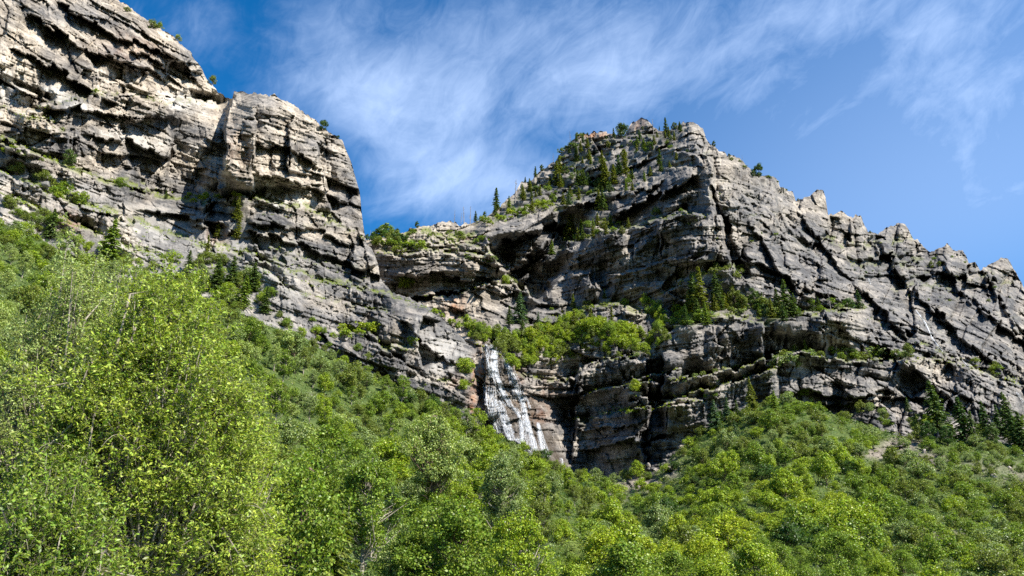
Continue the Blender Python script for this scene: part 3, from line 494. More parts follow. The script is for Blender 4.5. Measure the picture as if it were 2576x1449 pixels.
CON2 = [(*z3(a, b, h), k, t) for a, b, h, k, t in (
 (725, 370, 130, 'd', ''), (790, 330, 75, 'f', 'pine'), (865, 350, 80, 'f', 'blue'), (915, 410, 110, 'f', 'gold'), (835, 440, 100, 'f', 'gold'), (785, 460, 85, 'f', 'pine'), (710, 470, 80, 'f', 'pine'), (870, 270, 40, 'j', 'pine'), (915, 260, 30, 'j', 'pine'), (1215, 300, 100, 'n', 'pine'), (1305, 305, 180, 'j', 'pine'), (1665, 250, 150, 'd', ''),
 (1805, 240, 150, 'n', 'pine'), (1795, 300, 80, 'f', 'gold'), (1900, 200, 85, 'j', 'pine'), (1730, 210, 45, 'n', 'pine'), (1480, 400, 110, 'f', 'pine'), (1570, 420, 60, 'f', 'gold'), (1650, 420, 60, 'f', 'pine'), (1510, 310, 100, 'f', 'blue'), (1130, 310, 35, 'j', 'pine'), (1540, 200, 40, 'j', 'pine'), (1360, 330, 80, 'd', ''), (1400, 320, 80, 'd', ''),
 (530, 570, 90, 'd', ''), (400, 670, 70, 'j', 'pine'), (325, 740, 110, 'n', 'pine'), (605, 700, 180, 'n', 'gold'), (565, 860, 260, 'n', 'gold'), (635, 700, 70, 'f', 'gold'), (445, 870, 60, 'f', 'pine'), (480, 880, 90, 'f', 'gold'), (700, 690, 45, 'j', 'gold'), (770, 680, 60, 'f', 'fresh'), (740, 770, 90, 'j', 'grey'), (810, 930, 240, 'f', 'pine'), (925, 850, 140, 'f', 'blue'), (850, 760, 70, 'f', 'gold'), (955, 590, 75, 'f', 'fresh'),
 (1130, 850, 250, 'f', 'gold'), (1210, 820, 200, 'f', 'gold'), (1275, 740, 220, 'n', 'blue'), (1350, 730, 200, 'n', 'gold'), (1420, 760, 100, 'f', 'pine'), (1730, 610, 160, 'n', 'pine'), (260, 900, 130, 'f', 'gold'), (210, 800, 60, 'f', 'pine'), (280, 980, 90, 'f', 'pine'), (330, 960, 70, 'f', 'gold'), (285, 1130, 140, 'f', 'gold'), (345, 1100, 100, 's', 'yellow'), (205, 1150, 95, 'f', 'fresh'), (70, 1150, 75, 's', 'fresh'), (150, 1160, 80, 's', 'fresh'),
 (640, 1060, 130, 'f', 'gold'), (705, 1050, 140, 'f', 'blue'), (98, 1070, 260, 'd', ''), (730, 1400, 280, 'f', 'gold'), (850, 1370, 130, 'f', 'fresh'), (1050, 1170, 290, 'n', 'gold'), (1090, 1120, 230, 'n', 'pine'), (1030, 1290, 130, 'f', 'gold'), (1180, 1290, 120, 'f', 'fresh'), (930, 1310, 80, 's', 'fresh'), (980, 1320, 100, 'f', 'fresh'), (1270, 1290, 60, 's', 'fresh'), (1690, 1170, 90, 's', 'olive'), (1970, 1130, 40, 's', 'fresh'), (1880, 490, 30, 's', 'olive'), (1430, 120, 10, 's', 'pine'))]
CON2 += [(*z2(a, b, h), k, t) for a, b, h, k, t in (
 (842, 715, 110, 'n', 'pine'), (730, 770, 50, 'f', 'pine'), (780, 745, 30, 'j', 'pine'), (615, 775, 60, 'd', ''), (667, 785, 85, 'd', ''), (700, 780, 80, 'd', ''), (650, 780, 50, 'd', ''), (410, 805, 35, 'j', 'deep'), (305, 830, 25, 'j', 'deep'), (155, 880, 55, 'd', ''), (140, 870, 35, 'j', 'deep'), (225, 850, 35, 'j', 'deep'), (350, 905, 60, 'f', 'pine'), (300, 905, 60, 'j', 'olive'), (255, 890, 60, 'j', 'olive'),
 (350, 1140, 70, 's', 'bright'), (895, 1110, 50, 's', 'bright'), (1145, 950, 70, 'f', 'fresh'), (970, 1330, 175, 'S', 'blue'), (912, 1330, 90, 'f', 'pine'), (1070, 1340, 70, 'f', 'blue'), (1262, 1250, 75, 'f', 'olive'), (1430, 1190, 50, 'n', 'fresh'), (1540, 1225, 40, 's', 'bright'), (1665, 1270, 42, 's', 'fresh'), (1375, 1375, 85, 's', 'bright'), (1185, 1340, 60, 'f', 'blue'), (1275, 1300, 50, 's', 'bright'), (1355, 480, 1, 's', 'olive'))][:-1]
CON2 += [(*zr(a, b, h), k, t) for a, b, h, k, t in (
 (100, 1110, 240, 'n', 'gold'), (80, 1180, 120, 'f', 'pine'), (190, 1060, 160, 'f', 'pine'), (130, 1190, 110, 'f', 'fresh'), (60, 1090, 190, 'f', 'pine'), (210, 1110, 90, 'f', 'pine'), (290, 1110, 120, 'j', 'olive'), (325, 1115, 95, 'j', 'olive'), (20, 1190, 100, 'f', 'deep'), (165, 1120, 100, 'f', 'pine'), (435, 1095, 75, 'n', 'pine'), (520, 1115, 110, 'f', 'pine'), (575, 1145, 205, 'f', 'pine'), (612, 1140, 110, 'f', 'pine'), (550, 1165, 90, 'f', 'deep'), (705, 1115, 75, 'f', 'pine'), (742, 1105, 65, 'f', 'pine'), (965, 1100, 90, 'f', 'deep'),
 (415, 390, 75, 'j', 'deep'), (172, 218, 30, 'j', 'pine'), (25, 250, 20, 'j', 'pine'), (670, 1330, 60, 'n', 'fresh'), (930, 1370, 60, 'j', 'pine'), (1235, 1375, 90, 'j', 'olive'), (610, 1325, 35, 'j', 'fresh'), (805, 1100, 90, 'd', ''), (255, 275, 20, 'j', 'pine'), (385, 380, 30, 'j', 'pine'), (1355, 880, 40, 'j', 'olive'), (1395, 870, 30, 'j', 'olive'), (630, 515, 18, 'j', 'olive'), (1020, 690, 16, 'j', 'pine'), (325, 290, 24, 'd', ''), (185, 880, 30, 's', 'olive'), (235, 890, 25, 's', 'gold'))]
CON2 += [(1598, 985, 30, 's', 'yellow'), (1625, 772, 30, 's', 'bright')]
_r = random.Random(8)
for ax, ay, bx2, by2, n, hh in ((1230, 540, 1540, 350, 9, 26), (1300, 500, 1600, 400, 8, 32), (1360, 500, 1600, 460, 6, 36), (1440, 400, 1640, 360, 6, 24), (1420, 590, 1590, 560, 8, 30), (1640, 345, 1720, 325, 6, 22), (1680, 790, 1900, 760, 10, 44), (1900, 785, 2000, 775, 4, 50), (1290, 850, 1560, 800, 8, 44), (1560, 480, 1720, 380, 7, 24)):
    for q in range(n):
        t_ = (q + _r.random()) / n; CON2.append((ax + (bx2 - ax) * t_ + _r.uniform(-8, 8), ay + (by2 - ay) * t_ + _r.uniform(4, 26), hh * _r.uniform(.6, 1.2), _r.choice('ffnfj'), _r.choice(('gold', 'pine', 'gold', 'fresh', 'gold'))))
def z6(cx, cy, h): return (1717 + cx * .398, 872 + cy * .398, h * .398)
CON3 = [(*z6(a, b, h), k, t) for a, b, h, k, t in ((1625, 545, 330, 'S', 'pine'), (1790, 600, 285, 'S', 'deep'), (1925, 560, 215, 'f', 'deep'), (2085, 575, 290, 'f', 'pine'), (2010, 560, 190, 'f', 'deep'), (1500, 540, 120, 'j', 'olive'), (1560, 540, 120, 'j', 'yellow'), (2150, 650, 160, 'f', 'olive'), (425, 365, 170, 'n', 'gold'), (210, 530, 190, 'S', 'blue'), (345, 440, 90, 'f', 'pine'),
        (590, 450, 150, 'f', 'fresh'), (340, 590, 110, 'f', 'blue'), (1125, 425, 85, 'j', 'gold'), (1430, 410, 80, 'f', 'pine'))]
CON3 += [(2340, 1118, 70, 'j', 'deep'), (2385, 1122, 60, 'j', 'deep'), (2455, 1118, 84, 'f', 'pine'), (2500, 1124, 66, 'j', 'pine'), (2555, 1120, 90, 'f', 'deep'), (2312, 1112, 46, 'j', 'olive'), (1830, 1060, 60, 'f', 'blue'), (1895, 1040, 74, 'f', 'gold'), (2580, 1135, 100, 'S', 'pine'), (1602, 1200, 40, 's', 'bright'), (1575, 1208, 28, 's', 'olive'), (1545, 1214, 24, 's', 'grey'), (1625, 1208, 22, 's', 'olive'), (1500, 1212, 34, 's', 'grey'), (820, 1540, 330, 'P', 'olive')]


CL1.seat(CON1); CL2.seat([c for c in CON2 if c[2] > 7]); CL1.seats, CL2.seats = CL1.new, CL2.new
CL1.build('left_cliff', 1.8, rock)
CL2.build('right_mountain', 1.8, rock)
build_slope(soil)
g = 6000.0; gn = 40
gx, gy = np.meshgrid(np.linspace(-g, g, gn), np.linspace(-g, g, gn))
V = np.stack([gx, gy, 0 * gx - 2.5], -1).reshape(-1, 3)
tag(link('ground', mesh_np('ground', V, grid_faces(gn, gn), soil)), kind='structure')
# ------------------------------------------------------------------ plants
def leaf_material(name, gloss=.35, trans=.35, spread=.5):
    m, nt, out = mat(name); L = nt.links
    oi = N(nt, 'ShaderNodeObjectInfo'); geo = N(nt, 'ShaderNodeNewGeometry'); rnd = geo.outputs['Random Per Island']
    hs = N(nt, 'ShaderNodeHueSaturation'); L.new(oi.outputs['Color'], hs.inputs['Color'])
    a = N(nt, 'ShaderNodeMapRange', i_To_Min=.475, i_To_Max=.525); L.new(rnd, a.inputs[0]); L.new(a.outputs[0], hs.inputs['Hue'])
    wn = N(nt, 'ShaderNodeTexWhiteNoise', noise_dimensions='1D'); L.new(rnd, wn.inputs['W'])
    b = N(nt, 'ShaderNodeMapRange', i_To_Min=1 - spread, i_To_Max=1 + spread); L.new(wn.outputs[0], b.inputs[0]); L.new(b.outputs[0], hs.inputs['Value'])
    p = N(nt, 'ShaderNodeBsdfPrincipled', i_Roughness=.42); p.inputs['Specular IOR Level'].default_value = gloss; L.new(hs.outputs[0], p.inputs['Base Color'])
    t = N(nt, 'ShaderNodeBsdfTranslucent'); c2 = mixc(nt, 1.0, hs.outputs[0], (1.5, 1.6, .5), 'MULTIPLY'); L.new(c2, t.inputs[0])
    mx = N(nt, 'ShaderNodeMixShader', i_0=trans); L.new(p.outputs[0], mx.inputs[1]); L.new(t.outputs[0], mx.inputs[2]); L.new(mx.outputs[0], out.inputs[0]); return m
def bark_material(name, c1, c2):
    m, nt, out = mat(name); L = nt.links
    tc = N(nt, 'ShaderNodeTexCoord'); n = N(nt, 'ShaderNodeTexNoise', i_Scale=5.0, i_Detail=4.0); L.new(tc.outputs['Object'], n.inputs['Vector'])
    c = ramp(nt, [(.35, c1), (.65, c2)]); L.new(n.outputs[0], c.inputs[0])
    b = N(nt, 'ShaderNodeBsdfPrincipled', i_Roughness=.9); b.inputs['Specular IOR Level'].default_value = .1; L.new(c.outputs[0], b.inputs['Base Color']); L.new(b.outputs[0], out.inputs[0]); return m
M_leaf = leaf_material('broad_leaf', .25, .26, .6); M_need = leaf_material('conifer_needles', .15, .12, .4)
M_bark = bark_material('brown_bark', (.07, .05, .035), (.17, .13, .09)); M_pale = bark_material('pale_bark', (.17, .145, .11), (.34, .30, .24)); M_twig = bark_material('willow_twig', (.10, .10, .05), (.26, .23, .15)); M_dead = bark_material('dead_wood', (.15, .13, .115), (.32, .29, .26))

class Geo:
    def __init__(s): s.V = []; s.T = []; s.n = 0
    def add(s, V, Fq): s.V.append(V); s.T.append(np.asarray(Fq) + s.n); s.n += len(V)
    def out(s): return np.concatenate(s.V), np.concatenate(s.T)
def tube(g, P, r, k=5):
    P = np.array(P, float); n = len(P); r = np.broadcast_to(r, (n,))
    T = np.gradient(P, axis=0); T /= np.linalg.norm(T, axis=1)[:, None] + 1e-9
    a = np.cross(T, [0.31, .95, .05]); a /= np.linalg.norm(a, axis=1)[:, None] + 1e-9; b = np.cross(T, a)
    th = np.arange(k) / k * 2 * np.pi
    V = P[:, None] + r[:, None, None] * (np.cos(th)[None, :, None] * a[:, None] + np.sin(th)[None, :, None] * b[:, None])
    i = np.arange(n * k).reshape(n, k); j = np.roll(i, -1, 1)
    g.add(V.reshape(-1, 3), np.stack([i[:-1], j[:-1], j[1:], i[1:]], -1).reshape(-1, 4))
def unit(v): return v / (np.linalg.norm(v, axis=-1, keepdims=True) + 1e-9)
def leaves(g, C, Nn, Tn, L, W, fold=.25):
    """one folded lozenge per leaf: centre, normal, direction, length and width"""
    n = len(C); Tn = unit(Tn - (Tn * Nn).sum(-1, keepdims=True) * Nn); S = np.cross(Nn, Tn)
    L = np.broadcast_to(L, n)[:, None]; W = np.broadcast_to(W, n)[:, None]
    V = np.stack([C - Tn * L * .5, C + S * W * .5 + Nn * W * fold - Tn * L * .05, C + Tn * L * .5, C - S * W * .5 + Nn * W * fold - Tn * L * .05], 1).reshape(-1, 3)
    g.add(V, np.arange(n * 4).reshape(n, 4))

def broad(seed, H=8., W=3., trunk=.3, clumps=60, n=4000, leaf=.25, tall=1., bark=None, limbs=True, cr=.55, flat=.8, stems=1):
    """trunk mesh and crown mesh of a leafy tree: leaf clumps gathered at the ends of limbs"""
    rs = np.random.RandomState(seed); gt = Geo(); gl = Geo()
    c0 = H * trunk; ch = H - c0
    C = []
    while len(C) < clumps:
        p = rs.normal(size=3); p /= np.linalg.norm(p); p *= rs.uniform(.35, 1) ** .5
        if p[2] < -.75: continue
        wob = .72 + .4 * np.sin(3 * np.arctan2(p[1], p[0]) + seed) * np.cos(2.2 * p[2] + seed * 1.3)
        z = (p[2] + 1) / 2; prof = (1 - max(0, z - .35) ** 1.5 * .75)
        C.append([p[0] * W * wob * prof, p[1] * W * wob * prof, c0 * .85 + z * ch * (.82 + .12 * rs.rand())])
    C = np.array(C)
    bend = rs.normal(size=2) * .05 * H
    tp = np.array([[bend[0] * t * t, bend[1] * t * t, t * H * .86] for t in np.linspace(0, 1, 7)]); tr = .016 * H * (1 - np.linspace(0, 1, 7)) + .006 * H * .5
    for q in range(stems):
        off = np.array([0, 0, 0.]) if stems == 1 else np.r_[rs.normal(size=2) * .12 * W, 0]
        lean = np.zeros(3) if stems == 1 else np.r_[rs.normal(size=2) * .5 * W, 0]
        tube(gt, tp + off + lean * (np.linspace(0, 1, 7) ** 1.2)[:, None] - [0, 0, .3], tr / math.sqrt(stems), 6)
    for c in C[:clumps if limbs else clumps // 3]:
        z0 = max(c0 * .6, c[2] - np.hypot(c[0], c[1]) * rs.uniform(.6, 1.1)); t = min(z0 / (H * .86), .95); s = np.array([bend[0] * t * t, bend[1] * t * t, z0])
        mid = (s + c) / 2 + np.array([0, 0, -.04 * H]) + rs.normal(size=3) * .03 * H
        tube(gt, [s, mid, c], np.array([.006, .004, .0015]) * H, 3)
    k = rs.randint(0, clumps, n); r = W * cr * (.28 + .35 * rs.rand(clumps))[k][:, None]
    d = unit(rs.normal(size=(n, 3))); P = C[k] + d * r * (rs.rand(n, 1) ** .4) * [1, 1, flat]
    Nn = unit(d * .6 + rs.normal(size=(n, 3)) * .55 + [0, 0, .45]); T = unit(rs.normal(size=(n, 3)) + [0, 0, -.3])
    sz = leaf * rs.uniform(.7, 1.35, n); leaves(gl, P, Nn, T, sz, sz * .72 / tall)
    return gt, gl

def conifer(seed, H=15., R=2.6, n=14, levels=42, bare=.06, droop=.35, ragged=.25, sp=.5):
    rs = np.random.RandomState(seed); gt = Geo(); gl = Geo()
    tube(gt, [[0, 0, -.5], [0, 0, H * .5], [0, 0, H]], [.017 * H, .010 * H, .002 * H], 6)
    PP = []; TT = []; NN = []
    for i in range(levels):
        z = H * (bare + (1 - bare) * (i + rs.rand() * .6) / levels); f = 1 - z / H
        L0 = R * min(1, (f * 1.25) ** .82) + .12
        for a in rs.uniform(0, 6.283, rs.randint(4, 7)):
            L = L0 * rs.uniform(1 - ragged * 1.6, 1 + ragged * .6)
            u = np.array([math.cos(a), math.sin(a), 0]); m = max(2, int(L / sp * 1.6))
            t = (np.arange(m) + rs.rand(m) * .6) / m
            up = .25 * (1 - f) * L - droop * L * t ** 1.6 + .10 * L * t ** 4
            P = np.array([0, 0, z]) + u * (t * L)[:, None] + np.stack([0 * t, 0 * t, up], 1)
            if i % 3 == 0: tube(gt, [[0, 0, z], P[len(P) // 2], P[-1]], [.0035 * H, .002 * H, .001 * H], 3)
            s = np.cross(u, [0, 0, 1])
            for sgn in (-1, 1, 0):
                d = unit(u[None] * .7 + sgn * s[None] * (.9 * (1 - t[:, None] * .5)) + [0, 0, -.25] + rs.normal(size=(m, 3)) * .18)
                PP.append(P + d * sp * .35); TT.append(d); NN.append(unit(np.array([0, 0, 1]) + u * .5 + rs.normal(size=(m, 3)) * .4))
    P = np.concatenate(PP); k = len(P)
    leaves(gl, P, np.concatenate(NN), np.concatenate(TT), sp * rs.uniform(1.1, 2.0, k), sp * .8 * rs.uniform(.7, 1.2, k), .15)
    top = np.array([[0, 0, H - .2]] * 8) + rs.normal(size=(8, 3)) * [.1, .1, .25]
    leaves(gl, top, unit(rs.normal(size=(8, 3)) * [1, 1, .2]), np.array([[0, 0, 1.]] * 8) + rs.normal(size=(8, 3)) * .2, sp, sp * .4)
    return gt, gl

def snag(seed, H=10.):
    rs = np.random.RandomState(seed); g = Geo()
    tube(g, [[0, 0, -.5], [.1, 0, H * .5], [0, .1, H]], [.02 * H, .013 * H, .004 * H], 6)
    for i in range(22):
        z = H * rs.uniform(.25, .97); a = rs.uniform(0, 6.28); L = H * .17 * rs.uniform(.3, 1) * (1.3 - z / H)
        u = np.array([math.cos(a), math.sin(a), rs.uniform(-.3, .5)])
        tube(g, [[0, 0, z], np.array([0, 0, z]) + u * L * .6, np.array([0, 0, z + .05 * L]) + u * L], [.0065 * H, .004 * H, .002 * H], 3)
    return g

def willow(seed, H, W, c0, ntw, nl, leaf, dens=(0, 0)):
    """close tree: trunks, limbs, pale twigs that arch over and carry slender leaves one by one"""
    rs = np.random.RandomState(seed); gt = Geo(); gw = Geo(); gl = Geo()
    heads = []
    for i in range(5):
        a = i * 1.256 + rs.rand(); r = W * rs.uniform(.25, .6); top = np.array([math.cos(a) * r, math.sin(a) * r, H * rs.uniform(.5, .7)])
        ln = [np.array([math.cos(a) * .12, math.sin(a) * .12, -.4]), np.array([top[0] * .25, top[1] * .25, H * .25]), top * [.6, .6, .6] + rs.normal(size=3) * .12, top]
        tube(gt, ln, [.009 * H, .006 * H, .0025 * H, .0006 * H], 7); heads.append(ln)
    # sprays end on an uneven shell
    ns = 300; S = []
    for i in range(ns):
        p = unit(rs.normal(size=3)); p[2] = abs(p[2]) * 1.05 - .35 if rs.rand() < .85 else p[2]
        rr = rs.uniform(.45, 1) ** .6 * (.86 + .16 * math.sin(5 * p[0] + seed) * math.cos(4 * p[2] + 3 * p[1]))
        c = np.array([p[0] * W * rr * (1.08 - .35 * max(p[2], 0)), p[1] * W * rr, c0 + (H - c0) * (.46 + .60 * p[2] * rr)])
        best = min(heads, key=lambda h: np.linalg.norm(h[3][:2] - c[:2]) + rs.rand() * .8); u = rs.uniform(.6, 2.95); b = best[int(u)] * (1 - u % 1) + best[int(u) + 1] * (u % 1)
        mid = (b + c) / 2 + rs.normal(size=3) * .15 + [0, 0, .1 * H * rs.rand()]
        tube(gt, [b, mid, c], [.003 * H, .002 * H, .0008 * H], 4); S.append((c, unit(c - b)))
    for i in range(60):                 # bare pale twigs that arch out of the leaves
        c, d = S[rs.randint(ns)]
        if c[2] > H * .55: continue
        v = unit(d + rs.normal(size=3) * .5 + [0, -.6, .3]); t = np.linspace(0, 1, 7)[:, None]; L = rs.uniform(.4, 1.0)
        tube(gt, c + v * L * t + np.array([0, 0, -1]) * t ** 2.2 * L * rs.uniform(.3, .9), np.linspace(.009, .003, 7), 4)
    CC = []; NN = []; TT = []
    for i in range(ntw):
        c, d = S[rs.randint(ns)]; o = c - d * rs.rand() * .5 + rs.normal(size=3) * .16 * W / 2.6
        v = unit(d * .5 + rs.normal(size=3) * .6 + [0, 0, .5]); L = rs.uniform(.35, .85); m = 6
        t = np.linspace(0, 1, m)[:, None]; P = o + v * L * t + np.array([0, 0, -1]) * (t ** 2) * L * rs.uniform(0, .45)
        tube(gw, P, np.linspace(.0035, .001, m), 3)
        k = nl; tt = np.sort(rs.uniform(.1, 1.03, k)); q = np.stack([np.interp(tt, t[:, 0], P[:, j]) for j in range(3)], 1)
        ax = unit(np.gradient(P, axis=0))[np.clip((tt * m).astype(int), 0, m - 1)]; side = unit(np.cross(ax, unit(rs.normal(size=(k, 3)))))
        T = unit(ax * .55 + side * .9 + [0, 0, .1]); CC.append(q + T * leaf * .5); TT.append(T); NN.append(unit(rs.normal(size=(k, 3)) * .6 + [0.25, -.2, .75]))
    C = np.concatenate(CC); k = len(C); sz = leaf * rs.uniform(.4, 1.45, k)
    leaves(gl, C, np.concatenate(NN), np.concatenate(TT), sz, sz * .38, .22)
    return gt, gw, gl

def me_of(name, g, m): V, T = g.out(); return mesh_np(name, V, T, m)

# object colours of the leaves
GREEN = {'bright': (.225, .295, .026), 'yellow': (.265, .32, .024), 'fresh': (.155, .222, .028), 'grey': (.20, .255, .09), 'olive': (.15, .185, .035), 'deep': (.06, .11, .024), 'pine': (.085, .13, .03), 'blue': (.09, .15, .065), 'gold': (.16, .18, .028), 'pale': (.27, .33, .10)}
WORD = {'bright': 'bright green', 'yellow': 'yellow-green', 'fresh': 'fresh green', 'grey': 'grey-green', 'olive': 'olive green', 'deep': 'deep green', 'pine': 'dark green', 'blue': 'blue-green', 'gold': 'olive-gold', 'pale': 'pale green'}

def proto(kind, seeds, gen, lm=None, bm=None):
    out = []
    for sd_ in seeds:
        gt, gl = gen(sd_)
        out.append([('trunk', me_of(kind + '_trunk', gt, bm or M_bark)), ('crown', me_of(kind + '_crown', gl, lm or M_leaf))])
    return out
def proto_one(kind, seeds, gen, lm=None, bm=None):
    out = []
    for sd_ in seeds:
        gt, gl = gen(sd_); V1, T1 = gt.out(); V2, T2 = gl.out()
        me = mesh_np(kind, np.concatenate([V1, V2]), np.concatenate([T1, T2 + len(V1)]), [bm or M_bark, lm or M_leaf])
        me.polygons.foreach_set('material_index', np.r_[np.zeros(len(T1), np.int32), np.ones(len(T2), np.int32)]); out.append(me)
    return out
def plant(kind, pr, pos, scale, rot, tone, label, cat, group=None, wide=1.0, lean=(0, 0)):
    c = GREEN[tone] if isinstance(tone, str) else tone
    sc = (scale * wide, scale * wide, scale)
    if isinstance(pr, list):
        o = link(kind, None)
        for nm, me in pr:
            k = link(nm, me, o); k.color = (*c, 1)
    else:
        o = link(kind, pr); o.color = (*c, 1)
    o.location = pos; o.scale = sc; o.rotation_euler = (lean[0], lean[1], rot)
    return tag(o, label, cat, group)

far_maple = proto('maple_tree', range(5), lambda s: broad(s, 6, 2.5, .12, 46, 3600, .23, cr=.6))
near_cotton = proto('cottonwood_tree', range(10, 14), lambda s: broad(s, 9, 2.6, .22, 110, 15000, .125, cr=.42), bm=M_pale)
far_cotton = proto('cottonwood_tree', range(20, 23), lambda s: broad(s, 9, 2.5, .2, 70, 5200, .21, cr=.5), bm=M_pale)
near_maple = proto('maple_tree', range(30, 33), lambda s: broad(s, 6, 2.7, .12, 100, 14000, .12, cr=.45))
shrub_p = proto_one('oak_shrub', range(40, 44), lambda s: broad(s, 3, 1.8, .04, 34, 2200, .17, stems=4, cr=.6))
small_p = proto_one('ledge_shrub', range(50, 53), lambda s: broad(s, 2, 1.5, .03, 18, 700, .24, stems=4, cr=.65))
fir_p = proto('fir_tree', range(60, 64), lambda s: conifer(s, 16, 3.6))
slim_p = proto('fir_tree', range(70, 72), lambda s: conifer(s, 16, 2.8, ragged=.35, bare=.12))
spruce_p = proto('spruce_tree', range(64, 66), lambda s: conifer(s, 16, 4.3, levels=46, sp=.5))
juni_p = proto('juniper_tree', range(80, 82), lambda s: broad(s, 6, 2.1, .1, 40, 3000, .3, cr=.6, tall=1.6), lm=M_need)
snag_p = [me_of('dead_tree', snag(s), M_dead) for s in (90, 91, 92)]

random.seed(5); rnd = random.random
def spot(cl, pts):
    """world points on a cliff at survey coordinates"""
    x = np.array([p[0] for p in pts], np.float32); y = np.array([p[1] for p in pts], np.float32)
    D = cl.depth(x, y)[0]; st = {(a, b): d for a, b, h, d in cl.seats}
    D = np.array([st.get((p[0], p[1]), D[i]) for i, p in enumerate(pts)], np.float32); return world(x, y, D), D
def place_y(x, base):      # where a cliff ends above the base, stand just under the skyline
    return base

LAND = [  # named places used to tell plants apart: x0, y0, x1, y1, words
 (0, 0, 600, 250, 'on the tan summit slope of the tall cliff'), (600, 180, 930, 420, 'on top of the square rock tower'), (0, 250, 430, 420, 'on the shelf above the grey slab wall'), (0, 420, 300, 560, 'on the grassy shelf below the grey slab wall'),
 (300, 420, 640, 560, 'at the foot of the shaded alcove'), (640, 420, 930, 600, 'on the ledge at the foot of the rock tower'), (0, 540, 420, 800, 'where trees meet the pale slabs'), (420, 560, 760, 700, 'beside the dark cave under the alcove'), (700, 600, 1000, 770, 'on the broken ledges below the rock tower'),
 (420, 660, 760, 900, 'in the cluster below the cave slabs'), (760, 780, 960, 880, 'on the green step above the blocky cliff'), (930, 540, 1240, 640, 'on the saddle between the two mountains'), (950, 640, 1330, 790, 'on the banded rock block under the saddle'), (1100, 780, 1300, 900, 'above the lip of the waterfall'),
 (1190, 430, 1420, 560, 'on the rising ledge by the skyline'), (1300, 300, 1560, 450, 'on the stepped crest of the mountain'), (1560, 280, 1720, 420, 'between the two summit knobs'), (1720, 280, 2000, 520, 'on the east ridge just below the summit'), (1400, 440, 1700, 640, 'on the shaded mountain face'),
 (1300, 780, 1500, 960, 'in the grove on the bench above the falls'), (1500, 740, 1660, 920, 'on the bench above the dark recess'), (1600, 640, 1800, 840, 'in the dark stand above the round buttress'), (1800, 640, 2200, 840, 'on the shelf beyond the round buttress'), (1640, 840, 1980, 1060, 'on the thin grassy ledges of the buttress'),
 (1980, 840, 2330, 960, 'on the long shelf under the grey cliff'), (2330, 840, 2600, 1010, 'beside the thin upper cascade'), (1400, 940, 1700, 1180, 'on a ledge inside the shaded recess'), (1980, 480, 2600, 840, 'among the jagged ridge pinnacles'), (1180, 880, 1260, 1100, 'on the rusty wall beside the waterfall')]
def where(x, y):
    best = None
    for a in LAND:
        if a[0] <= x <= a[2] and a[1] <= y <= a[3]: return a[4]
    return 'on the rock wall above the trees'

def words_of(x, y, k, tone, h):
    nm = {'f': 'fir', 'n': 'slender fir', 'S': 'broad spruce', 'j': 'round-topped juniper', 's': 'leafy shrub', 'd': 'bare grey dead tree', 'w': 'shaggy hanging fir', 'P': 'young pine'}[k]
    big = 'tall ' if h > 75 else 'small ' if h < 26 else ''
    return (big + (WORD[tone] + ' ' if k != 'd' else '') + nm).strip()
used = {}
def uniq(label, x, y):
    used.setdefault(label, []).append((x, y)); return label
PENDING = []     # plants whose labels are made once all are known: (object, stem words, place words, x, y, h)
def put(o, what, place, x, y, h): PENDING.append((o, what, place, x, y, h)); return o

def stand(lst, getpos):
    W, D = getpos(lst)
    for i, (x, y, h, k, t) in enumerate(lst):
        p = W[i]; hm = h * vscale(y, D[i]) * (1.2 if h < 60 else 1.04); r = rnd() * 6.28; what = words_of(x, y, k, t, h)
        kind, pr, ref, cat = {'f': ('fir_tree', fir_p, 16, 'fir tree'), 'n': ('fir_tree', slim_p, 16, 'fir tree'), 'S': ('spruce_tree', spruce_p, 16, 'spruce tree'), 'P': ('pine_tree', spruce_p, 16, 'pine tree'), 'j': ('juniper_tree', juni_p, 6, 'juniper tree'), 's': ('leafy_shrub', shrub_p, 3, 'shrub'), 'd': ('dead_tree', snag_p, 10, 'dead tree'), 'w': ('fir_tree', slim_p, 16, 'fir tree')}[k]
        o = plant(kind, random.choice(pr), (p[0], p[1], p[2] - .3), hm / ref, r, t or 'olive', None, cat, None, 1.0 if k not in 'j' else 1.0, (random.uniform(-.04, .04), random.uniform(-.04, .04)))
        put(o, what, where(x, y) if getpos != pos3 else where3(x, y), x, y, h)
def vscale(y, D):          # metres of height per survey unit for a plant at that place
    a = math.atan((CY - y) / F); return D / F / (math.cos(a + PITCH) ** 2 / math.cos(a) ** 2)
def pos1(l): return spot(CL1, l)
def pos2(l): return spot(CL2, l)
def pos3(l):
    x = np.array([p[0] for p in l], np.float32); y = np.array([p[1] for p in l], np.float32); D = slope_depth(x, y); return world(x, y, D), D
